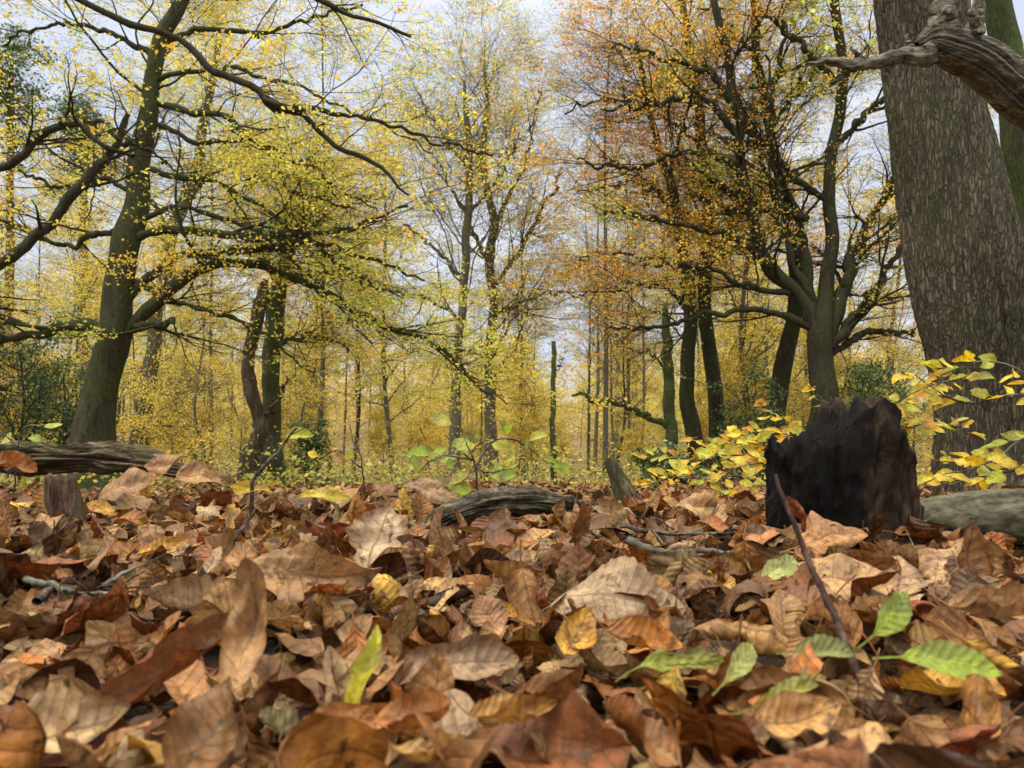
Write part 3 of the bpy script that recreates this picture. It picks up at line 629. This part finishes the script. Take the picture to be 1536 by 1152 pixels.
make_tree('beech_tree','beech tree with long dark limbs reaching overhead',6,
 [(-330,760,60),(-330,500,52),(-320,250,46),(-300,0,40),(-290,-300,30),(-280,-700,14)],
 [[(-325,480,22),(-160,440,16),(-50,410,12),(0,388,11),(50,342,9.5),(100,288,9),(140,235,8),(165,195,6.5),(184,160,4)],
  [(-320,420,20),(-150,320,13),(-40,262,8),(10,235,7),(55,192,7),(110,182,6),(155,212,5),(190,230,4)],
  [(-300,10,18),(-120,-60,11),(20,-50,8),(110,-10,6.5),(200,32,6.5),(280,62,6.5),(320,100,6.5),(375,128,6.5),(400,158,6),(450,165,5.5),(500,215,4.5),(560,240,4),(610,285,2)],
  [(395,150,6),(440,160,5),(520,170,4),(620,200,3),(740,230,2)],
  [(-310,-100,20),(-100,-190,14),(100,-160,10),(300,-60,7),(450,0,5),(620,60,3)],
  [(165,195,5),(185,215,4),(220,220,3),(260,250,2)]],
 [Gy,Gy,Yw,Og,Or],M_dark,n=(3,100,720,3900),lens=(2.5,1.0,.5,.26),nleaf=3,size=.044,thr=.02,auto_t0=.4,lw=.8,ls=.04)
make_tree('beech_tree','many stemmed dark mossy beech with copper yellow leaves',13,
 [(1236,700,28),(1236,630,21),(1234,560,18),(1233,500,18),(1242,440,11),(1246,360,10),(1242,290,9),(1254,200,8),(1260,100,7),(1250,0,6),(1245,-150,5),(1240,-300,3)],
 [[(1230,510,16),(1203,448,14),(1167,410,13),(1140,365,12),(1121,300,11),(1108,220,10),(1100,140,8),(1082,60,7),(1068,-30,6),(1050,-150,3)],
  [(1228,500,14),(1217,420,12),(1212,340,10),(1198,275,9),(1175,190,8),(1190,90,6),(1210,-20,4)],
  [(1240,510,14),(1266,430,12),(1284,375,10),(1310,330,8),(1350,270,6),(1400,200,4)],
  [(1245,520,11),(1290,460,8),(1330,400,6),(1370,340,4)],
  [(1110,255,7),(1065,230,6),(1010,232,4),(940,250,3),(860,240,2)],
  [(1160,405,7),(1120,372,6),(1060,352,5),(990,342,4),(900,330,2)],
  [(1215,490,8),(1150,470,6),(1070,472,5),(990,486,4),(900,490,2)],
  [(1212,330,8),(1170,310,6),(1120,320,5),(1050,300,3)],
  [(1240,230,7),(1290,180,6),(1340,120,4)],
  [(1100,150,6),(1060,110,5),(990,90,3),(910,70,2)],
  [(1240,300,7),(1190,260,6),(1120,150,5),(1070,60,3)],
  [(1246,530,8),(1310,500,6),(1380,500,4)],
  [(1105,200,7),(1050,150,5),(980,170,4),(900,180,2)],
  [(1185,440,7),(1120,430,5),(1040,400,4),(960,410,2)],
  [(1250,120,6),(1200,60,5),(1150,0,3)],
  [(1225,470,8),(1180,380,6),(1165,300,5),(1150,200,4),(1140,100,2)]],
 [Or,Og,Or,Yw,Gy,Gr],M_mdark,n=(12,270,2300,12500),lens=(3.6,2.0,1.0,.46),nleaf=4,size=.058,thr=-.02,auto_t0=.5,up=.02,lw=.8)
make_tree('beech_tree','leaning dark trunk with green and yellow leaves high up',14.5,
 [(1160,700,18),(1166,620,13),(1178,540,13),(1192,470,11),(1190,380,9),(1165,250,7),(1140,120,6),(1130,0,5),(1120,-160,3)],
 [[(1165,300,6),(1130,220,5),(1090,150,4),(1060,90,2)],[(1150,200,6),(1200,130,5),(1250,70,3)],[(1140,90,5),(1110,50,4),(1080,10,2)]],
 [Gr,Gr,Gy,Gy,Yw],M_mdark,n=(18,150,1200,7500),lens=(3.8,1.8,.85,.42),nleaf=5,size=.060,thr=-.22,auto_t0=.5)
make_tree('beech_tree','slender dark beech with orange brown leaves',16,
 [(1078,700,15),(1074,620,12),(1066,530,11),(1056,440,10),(1060,340,9),(1054,230,8),(1040,100,6),(1020,0,5),(1010,-100,3)],
 [[(1060,440,6),(1010,400,5),(950,380,4),(870,380,2)],[(1062,350,6),(1000,300,5),(930,280,3),(860,300,2)],[(1052,220,5),(990,170,4),(920,150,3),(850,160,2)],[(1060,400,6),(1110,340,4),(1150,300,3)],[(1045,140,4),(990,90,3),(920,50,2)]],
 [Or,Og,Or,Br,Or],M_mdark,n=(22,230,2000,11500),lens=(4.8,2.3,1.15,.5),nleaf=4,size=.062,thr=-.08,auto_t0=.25)
make_tree('beech_tree','mossy beech with a forked trunk and amber leaves',15,
 [(1048,700,15),(1040,640,12),(1030,580,11),(1036,480,10),(1026,400,8),(1010,300,7),(982,200,5),(962,110,4),(950,60,2)],
 [[(1032,460,6),(985,430,4),(920,440,3),(850,450,2)],[(1015,320,5),(960,270,4),(900,240,2)],[(1030,420,5),(1070,380,4),(1110,300,3)],[(1000,270,5),(1020,200,4),(1030,120,2)]],
 [Og,Or,Or,Yw],M_mdark,n=(18,200,1600,9000),lens=(4.2,2.1,1.05,.46),nleaf=4,size=.060,thr=-.06,auto_t0=.25)
make_tree('dead_tree','broken mossy trunk with one low bare limb',14,
 [(1008,700,11),(1006,640,9),(1002,560,8),(1000,490,6),(998,462,4)],
 [[(1003,640,9),(965,622,8),(915,602,7),(880,600,5),(862,592,3)],[(1002,560,4),(975,530,3),(940,520,2)]],
 [Gy,Gy],M_moss,n=(0,14,50,120),lens=(1,.6,.4,.2),nleaf=1,size=.06)
make_tree('oak_tree','tall slim tree with thin green gold crown',22,
 [(740,720,11),(736,620,9),(734,540,8),(739,450,7),(735,390,7),(740,330,6),(726,250,5),(732,160,4),(728,90,2)],
 [[(738,430,7),(775,385,6),(810,330,5),(840,270,3)],[(738,400,6),(700,330,5),(670,270,3),(640,220,2)],[(738,340,6),(780,270,4),(800,200,3),(810,140,2)],[(730,270,4),(700,200,3),(680,130,2)],[(735,480,5),(790,450,4),(860,440,2)]],
 [Gy,Gy,Yw,Gr,Og],M_gray,n=(18,170,1300,6500),lens=(5.0,2.4,1.3,.8),nleaf=3,size=.082,thr=-.15,auto_t0=.22,up=.03,flat=.5,sig=.17,rr0=.24)
make_tree('oak_tree','tall slender tree with sparse yellow leaves',20,
 [(680,720,10),(683,640,8),(685,560,7),(694,450,6),(700,350,6),(705,260,5),(700,180,4),(698,120,2)],
 [[(696,420,5),(650,370,4),(600,330,3)],[(702,320,5),(745,270,4),(780,210,2)],[(703,260,4),(660,200,3),(630,150,2)],[(690,480,5),(640,450,4),(580,440,2)]],
 [Gy,Yw,Og,Gy],M_gray,n=(15,140,1050,5500),lens=(4.6,2.2,1.2,.7),nleaf=3,size=.077,thr=-.15,auto_t0=.22,up=.03,flat=.4,sig=.17,rr0=.24)
make_tree('beech_tree','thick mossy trunk broken at half height',12,
 [(412,720,20),(408,650,15),(405,570,13),(410,500,13),(416,440,12),(432,380,8),(455,330,6),(500,280,4)],
 [[(415,450,8),(440,420,6),(500,410,5),(560,440,3)],[(418,430,8),(395,380,6),(370,330,4),(340,270,2)],[(408,520,5),(460,500,4),(520,520,2)]],
 [Yw,Gy,Og],M_moss,n=(8,120,950,5500),lens=(2.8,1.4,.65,.36),nleaf=4,size=.055,auto_t0=.5,thr=-.05)
make_tree('dead_tree','hollow greyish brown dead trunk with broken top',11.5,
 [(372,730,18),(376,690,13),(390,640,10),(378,590,10),(370,545,9),(384,490,9),(392,450,10),(400,420,4)],
 [[(380,640,6),(410,610,5),(425,570,3)]],
 [Yw],M_snag,n=(0,4,8,10),lens=(1,.3,.2,.1),nleaf=0,k0=40)
make_tree('dead_pole','straight thin mossy broken stem standing upright',11,
 [(831,745,5),(830,690,4.4),(829,620,4.0),(831,560,3.6),(830,512,3.2)],[[(830,560,2),(840,548,1.5),(846,540,1)]],[Yw],M_moss,n=(0,1,2,2),lens=(.25,.1,.06,.04),nleaf=0,cat='dead tree',k0=10)
make_tree('beech_tree','smooth pale grey tree leaning among beeches',17,
 [(200,700,14),(225,560,11),(240,440,10),(262,340,9),(292,262,8),(310,160,6),(330,60,4)],
 [[(255,370,6),(230,300,5),(190,240,3)],[(285,290,6),(340,250,4),(400,220,2)]],
 [Yw,Gy,Gy],M_gray,n=(16,160,1200,6500),lens=(3.8,1.7,.8,.4),nleaf=4,size=.066,thr=-.05)
make_tree('pine_tree','tall pine with orange bark and thin crown',24,
 [(12,700,8),(12,560,7),(14,400,6),(16,250,5),(18,130,4),(20,90,2)],[],[(.09,.15,.06),(.13,.18,.07)],M_pine,n=(24,180,900,3500),lens=(2.2,1.0,.6,.3),nleaf=3,size=.12,thr=-.1,auto_t0=.7)
make_tree('pine_tree','slim pine with reddish trunk',26,
 [(128,700,7),(127,560,6),(126,430,5),(126,300,5),(126,180,3)],[],[(.09,.15,.05),(.14,.18,.06)],M_pine,n=(24,180,900,3500),lens=(2.2,1.0,.6,.3),nleaf=3,size=.12,thr=-.1,auto_t0=.7)
def oak():
    D=4.5;s=D/F
    pts=[(1490,770,92),(1482,715,78),(1477,650,69),(1470,560,71),(1458,470,76),(1442,380,79),(1421,270,73),(1400,150,65),(1380,0,63),(1358,-200,58),(1345,-450,50),(1340,-900,34),(1338,-1400,14)]
    a=np.array(pts,float);x=(a[:,0]-768)*s;z=CZ+(660-a[:,1])*s;base=np.array([x[0],D,float(gz(x[0],D))])
    T=resample(np.stack([x,np.full_like(x,D),z,a[:,2]*s],-1),900);P=T[:,:3]-base;R=T[:,3];k=240
    th=np.linspace(0,2*np.pi,k,endpoint=False);A,B=np.meshgrid(P[:,2],th,indexing='ij')
    mod=1+.05*fbm(A*1.6,np.cos(B)*1.3,np.sin(B)*1.3,3)-.05*np.abs(fbm(A*3,np.cos(B)*9,np.sin(B)*9,2))-.035*np.abs(fbm(A*5+3,np.cos(B)*20,np.sin(B)*20,2))+.012*fbm(A*18,np.cos(B)*22,np.sin(B)*22,2)
    for zc,tc,am in ((1.5,4.2,.07),(1.25,4.6,.07),(1.05,4.9,.05),(1.9,5.2,.06),(.8,4.3,.05)):
        mod+=am*np.exp(-((A-zc)/.05)**2-((np.mod(B-tc+np.pi,2*np.pi)-np.pi)/.5)**2)
    V,Q=tubes(P[None],R[None],k,mod[None])
    e=add('oak_tree',None,label='massive oak trunk with deeply ridged brown bark',cat='tree',loc=tuple(base))
    add('trunk',mk_mesh('trunk',V,Q,mat=M_oak),parent=e)
    a0,b0=grow(P[None,::18],R[None,::18],16,30,3.2,t0=.5,ang=(.7,1.2),sig=.1,rr=.35,rmax=.12)
    a1,b1=grow(a0,b0,90,12,1.4);a2,b2=grow(a1,b1,500,7,.6,rmax=.02);a3,b3=grow(a2,b2,2000,5,.3,rmax=.006)
    V,Q=merge([tubes(a0,b0,9),tubes(a1,b1,5),tubes(a2,b2,4),tubes(a3,b3,3)]);add('branches',mk_mesh('branches',V,Q,mat=M_dark),parent=e)
    V,Q,C=crown_leaves(a3,3,.07,[Gy,Yw,Og]);add('crown',mk_mesh('crown',V,Q,{'Col':('FLOAT_COLOR',C)},smooth=False,mat=M_crown),parent=e)
oak()
make_tree('beech_tree','mossy green trunk standing behind the oak',5.6,
 [(1600,760,34),(1590,640,28),(1575,480,25),(1552,340,23),(1530,220,22),(1514,100,21),(1505,0,19),(1495,-200,14),(1480,-500,6)],
 [[(1525,200,8),(1560,120,7),(1600,60,5)]],[Gr,Gy,Yw],M_moss,n=(8,60,400,2000),lens=(2,1,.5,.3),nleaf=4,size=.055,auto_t0=.6,k0=28)
D=3.0
def dead():
    s=D/F
    def c(p): a=np.array(p,float);return np.stack([(a[:,0]-768)*s,D+a[:,3],CZ+(668-a[:,1])*s,a[:,2]*s],-1)
    main=c([(2350,760,66,.6),(2000,440,54,.4),(1750,250,44,.2),(1600,165,35,.1),(1530,125,32,.05),(1470,95,30,0),(1425,76,28,0),(1395,68,21,0),(1374,78,8,0)])
    b=main[0,:3].copy();b[2]=float(gz(b[0],b[1]))
    T=resample(main,360);k=140;th=np.linspace(0,2*np.pi,k,endpoint=False);A,B=np.meshgrid(np.arange(360)*.071,th,indexing='ij')
    mod=1+.20*fbm(A*.5,np.cos(B)*1.3,np.sin(B)*1.3,4)-.20*np.abs(fbm(A*.10,np.cos(B)*3,np.sin(B)*3,2))-.18*np.abs(fbm(A*.12,np.cos(B)*12,np.sin(B)*12,2))
    e=add('dead_tree',None,label='fallen dead tree leaning with pale weathered wood',cat='tree',loc=tuple(b))
    V,Q=tubes((T[:,:3]-b)[None],T[:,3][None],k,mod[None]);add('trunk',mk_mesh('trunk',V,Q,mat=M_dead),parent=e)
    parts=[]
    for l in ([(1410,70,18,0),(1385,94,13,0),(1352,90,10,0),(1312,103,9,0),(1272,106,7,0),(1240,99,5,0),(1212,103,2,0)],
              [(1415,78,22,0),(1410,35,17,-.02),(1425,-10,15,-.03),(1450,-60,10,-.03)],
              [(1480,90,16,.05),(1476,40,12,.08),(1490,0,9,.1),(1500,-60,6,.12)],
              [(1290,104,4,0),(1265,122,3,.02),(1250,128,1.5,.03)],[(1340,94,4,0),(1335,112,3,.02),(1326,128,1,.02)],[(1372,90,6,0),(1364,70,3,.01),(1360,56,1,.01)],[(1300,103,4,0),(1284,88,2.5,0),(1276,78,1,0)],[(1455,72,8,-.06),(1440,50,5,-.08),(1432,38,1,-.08)]):
        a=c(l);L=resample(a,50);L2=np.stack([np.interp(np.linspace(0,1,50),np.linspace(0,1,len(a)),a[:,q]) for q in range(4)],-1);L=.45*L+.55*L2
        kk=22;A,B=np.meshgrid(np.arange(50)*.25,np.linspace(0,6.283,kk,endpoint=False),indexing='ij')
        L[:,:3]+=np.stack([vn(np.arange(50)*.5+q*31+l[0][0],0)*.006 for q in range(3)],-1)
        parts.append(tubes((L[:,:3]-b)[None],L[:,3][None],kk,(1+.35*fbm(A*.8,np.cos(B)*1.8,np.sin(B)*1.8,3))[None]))
    V,Q=merge(parts);add('branches',mk_mesh('branches',V,Q,mat=M_dead),parent=e)
dead()
# ---------------------------------------------------------------- background wood: shared variants
bY=(.93,.75,.15);bG=(.80,.80,.19);bO=(.92,.62,.13);bR=(.80,.46,.13);bB=(.66,.47,.22)  # background leaf colours kept paler, distance haze painted into them
def variant(name,label,h,r,pal,bark,low,nleaf,size,n=(34,240,1300,5000),spread=.3,up=.03,thr=-.05):
    M=40;t=np.linspace(0,1,M);P=np.stack([.5*vn(t*3+h,1.1),.5*vn(t*3+h,5.1),t*h],-1);P[:,:2]-=P[0,:2];R=r*(1-.9*t)+.01
    e=add(name,None,label=label,cat='tree',group='background woodland trees')
    V,Q=tubes(P[None],R[None],10);a=add('trunk',mk_mesh('trunk',V,Q,mat=bark),parent=e)
    a0,b0=grow(P[None],R[None],n[0],16,h*spread,t0=low,ang=(.8,1.4),sig=.12,up=up,rr=.35,lfall=.6)
    a1,b1=grow(a0,b0,n[1],8,h*.11,sig=.2,up=up,flat=.3);a2,b2=grow(a1,b1,n[2],6,h*.055,sig=.2,flat=.25,rmax=.015);a3,b3=grow(a2,b2,n[3],3,.4,sig=.2,flat=.25,rmax=.004);b3=np.maximum(b3,.0025)
    V,Q=merge([tubes(a0,b0,5),tubes(a1,b1,4),tubes(a2,b2,3),tubes(a3,b3,3)]);b=add('branches',mk_mesh('branches',V,Q,mat=bark),parent=e)
    V,Q,C=crown_leaves(a3,nleaf,size,pal,thr=thr,spread=.12,clump=.6,off=h*7)
    c=add('crown',mk_mesh('crown',V,Q,{'Col':('FLOAT_COLOR',C)},smooth=False,mat=M_crown),parent=e)
    return [e,a,b,c]
VAR=[variant('beech_tree','tall beech with golden yellow autumn crown',14,.10,[bY,bY,bO,bG],M_gray,.15,3,.085),
     variant('birch_tree','slim woodland tree with yellow green leaves',13,.06,[bG,bY,bG,bY],M_gray,.18,3,.08,spread=.2),
     variant('beech_tree','beech with copper orange autumn leaves',15,.12,[bR,bO,bO,bY],M_dark,.2,3,.085),
     variant('beech_tree','woodland tree nearly bare with few leaves',16,.09,[bB,bY,bG],M_gray,.25,2,.08,up=.04,n=(36,260,1400,5000)),
     variant('young_beech','young beech with low spreading yellow leaves',6,.035,[bY,bO,bY,bG],M_gray,.05,4,.058,n=(36,240,1400,4800),spread=.36,thr=-.15),
     variant('young_beech','young beech with amber leaves down to the ground',5,.03,[bY,bY,bO],M_gray,.05,4,.054,n=(32,220,1200,4200),spread=.38,thr=-.15)]
used=[False]*6
def inst(v,x,y,sc,rot):
    src=VAR[v]
    if not used[v]: objs=src;used[v]=True
    else:
        objs=[o.copy() for o in src]
        for o in objs: COL.objects.link(o)
        for o in objs[1:]: o.parent=objs[0]
    objs[0].location=(x,y,float(gz(x,y))-.05);objs[0].scale=(sc,sc,sc*rng.uniform(.9,1.1));objs[0].rotation_euler=(0,0,rot)
for q in range(112):
    y=20+50*rng.random()**1.2;x=(rng.random()*2-1)*(.80*y+3)
    v=rng.choice([0,1,2,3,4],p=[.26,.36,.10,.22,.06]);sc=rng.uniform(.8,1.15)
    c=abs(x/y-.02)
    if c<.08: sc*=.65
    elif c<.18: sc*=.85
    if y<32 and v<4: sc*=.85
    inst(int(v),x,y,sc,rng.random()*6.28)
for q in range(72):
    y=14+30*(q+rng.random())/72;x=(rng.random()*2-1)*(.8*y+2)
    inst(int(rng.choice([4,5])),x,y,rng.uniform(.5,.95),rng.random()*6.28)
K=320;cy=rng.uniform(62,200,K);cx=(rng.random(K)*2-1)*(cy*.9);cz=gz(cx,cy);hh=rng.uniform(8,18,K)*np.clip(cy/100,.6,1)
n=800;u=nrm(rng.normal(size=(K,n,3)))*(.35+.65*rng.random((K,n,1))**.5)
ctr=np.stack([cx,cy,cz+hh*.50],-1)[:,None,:];C=(ctr+u*np.stack([hh*.34,hh*.34,hh*.52],-1)[:,None,:]).reshape(-1,3);C+=rng.normal(size=C.shape)*.6
colr=np.array([bY,bO,bG,bB,bG,bY])[rng.integers(0,6,K)]*rng.uniform(.6,1.0,(K,1));colr=np.repeat(colr,n,0)*rng.uniform(.65,1.05,(K*n,1))*.9+.05
nn=nrm(rng.normal(size=C.shape));d=nrm(np.cross(nn,rng.normal(size=C.shape)));e_=np.cross(nn,d);l=rng.uniform(.09,.26,(len(C),1))
V=np.stack([C-d*l,C+e_*l*.7,C+d*l,C-e_*l*.7],1);Q=np.arange(len(C)*4).reshape(-1,4)
cc=np.concatenate([np.repeat(np.clip(colr,0,1),4,0),np.ones((len(C)*4,1))],-1)
add('distant_woodland',mk_mesh('distant_woodland',V,Q,{'Col':('FLOAT_COLOR',cc)},smooth=False,mat=M_crown),kind='stuff',label='distant autumn woodland on the far valley side',cat='woodland')
# undergrowth
K=900;y=7+40*rng.random(K)**1.0;x=(rng.random(K)*2-1)*(.85*y+1);hh=(.15+.7*rng.random(K))*np.clip(y/10,.35,2.0);n=80
C=np.stack([x,y,gz(x,y)],-1)[:,None,:]+rng.normal(size=(K,n,3))*np.stack([hh*.7,hh*.7,hh*.0],-1)[:,None,:]
C[:,:,2]+=rng.random((K,n))*hh[:,None];C=C.reshape(-1,3)
pal=np.array([bO,bY,bG,(.10,.15,.04),Br,bG]);colr=np.repeat(pal[rng.integers(0,6,K)],n,0)*rng.uniform(.5,.95,(K*n,1))
nn=rng.normal(size=C.shape)*.7;nn[:,2]+=.8;nn=nrm(nn);d=nrm(np.cross(nn,rng.normal(size=C.shape)));e_=np.cross(nn,d);l=rng.uniform(.015,.04,(len(C),1))
V=np.stack([C-d*l,C+e_*l*.6,C+d*l,C-e_*l*.6],1);Q=np.arange(len(C)*4).reshape(-1,4)
cc=np.concatenate([np.repeat(np.clip(colr,0,1),4,0),np.ones((len(C)*4,1))],-1)
add('undergrowth',mk_mesh('undergrowth',V,Q,{'Col':('FLOAT_COLOR',cc)},smooth=False,mat=M_crown),kind='stuff',label='low mixed bramble and seedling undergrowth',cat='undergrowth')
def holly(px,D,h,w,lab):
    x=(px-768)*D/F;b=np.array([x,D,float(gz(x,D))])
    e=add('holly_bush',None,label=lab,cat='bush',loc=tuple(b),group='holly bushes')
    P=np.array([[[0,0,0],[.0,0,h*.3],[.05,.03,h*.6],[0,0,h]]])*1.0;R=np.array([[.03,.025,.02,.01]])
    a0,b0=grow(P,R,26,10,w*1.1,t0=.02,ang=(.6,1.3),flat=.7,up=.05,rr=.6,lfall=.35);a1,b1=grow(a0,b0,200,6,w*.45,flat=.8);a2,b2=grow(a1,b1,1000,4,w*.2,flat=.9)
    V,Q=merge([tubes(P,R,6),tubes(a0,b0,5),tubes(a1,b1,4),tubes(a2,b2,3)]);add('stem',mk_mesh('stem',V,Q,mat=M_dark),parent=e)
    V,Q,C=crown_leaves(a2,7,.055,[(.04,.075,.022),(.06,.105,.03),(.085,.13,.04)],thr=-.35,spread=.06,tilt=.9,clump=2)
    add('foliage',mk_mesh('foliage',V,Q,{'Col':('FLOAT_COLOR',C)},smooth=False,mat=M_holly),parent=e)
holly(30,11,2.0,1.2,'dark green holly bush under the beeches');holly(-80,10,2.3,1.2,'tall dense dark green holly bush');holly(95,12.5,1.9,1.2,'dark green holly bush under the beeches')
holly(1000,9,.35,.45,'low dark green holly with glossy leaves');holly(1130,12.5,1.6,1.0,'dark green holly bush beside tree trunks')
holly(1310,12,1.5,1.0,'dark green holly under the forked beech');holly(460,15,.9,.6,'small dark green holly in the wood')
# ---------------------------------------------------------------- light and sky
w=bpy.data.worlds.new("World");bpy.context.scene.world=w;w.use_nodes=True;nt=w.node_tree;bg=nt.nodes['Background']
el,az=R_(55),R_(-135)
sk=nt.nodes.new('ShaderNodeTexSky');sk.sky_type='NISHITA';sk.sun_disc=False;sk.sun_elevation=el;sk.sun_rotation=az;sk.air_density=1.0;sk.dust_density=2.5
tc=nt.nodes.new('ShaderNodeTexCoord');mp=nt.nodes.new('ShaderNodeMapping');mp.inputs['Scale'].default_value=(1,1,2.5);nt.links.new(tc.outputs['Generated'],mp.inputs[0])
ns=noise(nt,2.2,5,mp.outputs[0],.55)
cl=ramp(nt,ns,[(.35,(.64,.73,.93)),(.62,(.86,.90,1.0))])
sp=nt.nodes.new('ShaderNodeSeparateXYZ');nt.links.new(tc.outputs['Generated'],sp.inputs[0])
hi=math_(nt,'MAXIMUM',math_(nt,'SUBTRACT',sp.outputs[2],0.5),0.0)
cl=mixc(nt,math_(nt,'MINIMUM',math_(nt,'MULTIPLY',hi,4.0),1.0),cl,(1.0,.95,.87))
br=math_(nt,'MULTIPLY_ADD',hi,60.0,9.2)
cc_=nt.nodes.new('ShaderNodeVectorMath');cc_.operation='SCALE';nt.links.new(cl,cc_.inputs[0]);nt.links.new(br,cc_.inputs['Scale'])
nt.links.new(mixc(nt,.9,sk.outputs[0],cc_.outputs[0]),bg.inputs[0]);bg.inputs[1].default_value=.12
sl=bpy.data.lights.new('sun','SUN');sl.energy=1.5;sl.angle=R_(16);sl.color=(1,.95,.86);so=bpy.data.objects.new('sun',sl);COL.objects.link(so)
from mathutils import Vector
dv=Vector((math.sin(az)*math.cos(el),math.cos(az)*math.cos(el),math.sin(el)));so.rotation_euler=dv.to_track_quat('Z','Y').to_euler()
# ---------------------------------------------------------------- camera
cam=bpy.data.cameras.new('camera');cam.lens=26;cam.sensor_width=36;cam.shift_y=84/1536;cam.clip_start=.02;cam.clip_end=1500
cam.dof.use_dof=True;cam.dof.focus_distance=1.4;cam.dof.aperture_fstop=14
co=bpy.data.objects.new('camera',cam);COL.objects.link(co);co.location=(0,0,CZ);co.rotation_euler=(math.pi/2,0,0)
bpy.context.scene.camera=co
sc=bpy.context.scene;sc.view_settings.view_transform='Standard';sc.view_settings.look='None';sc.view_settings.exposure=0
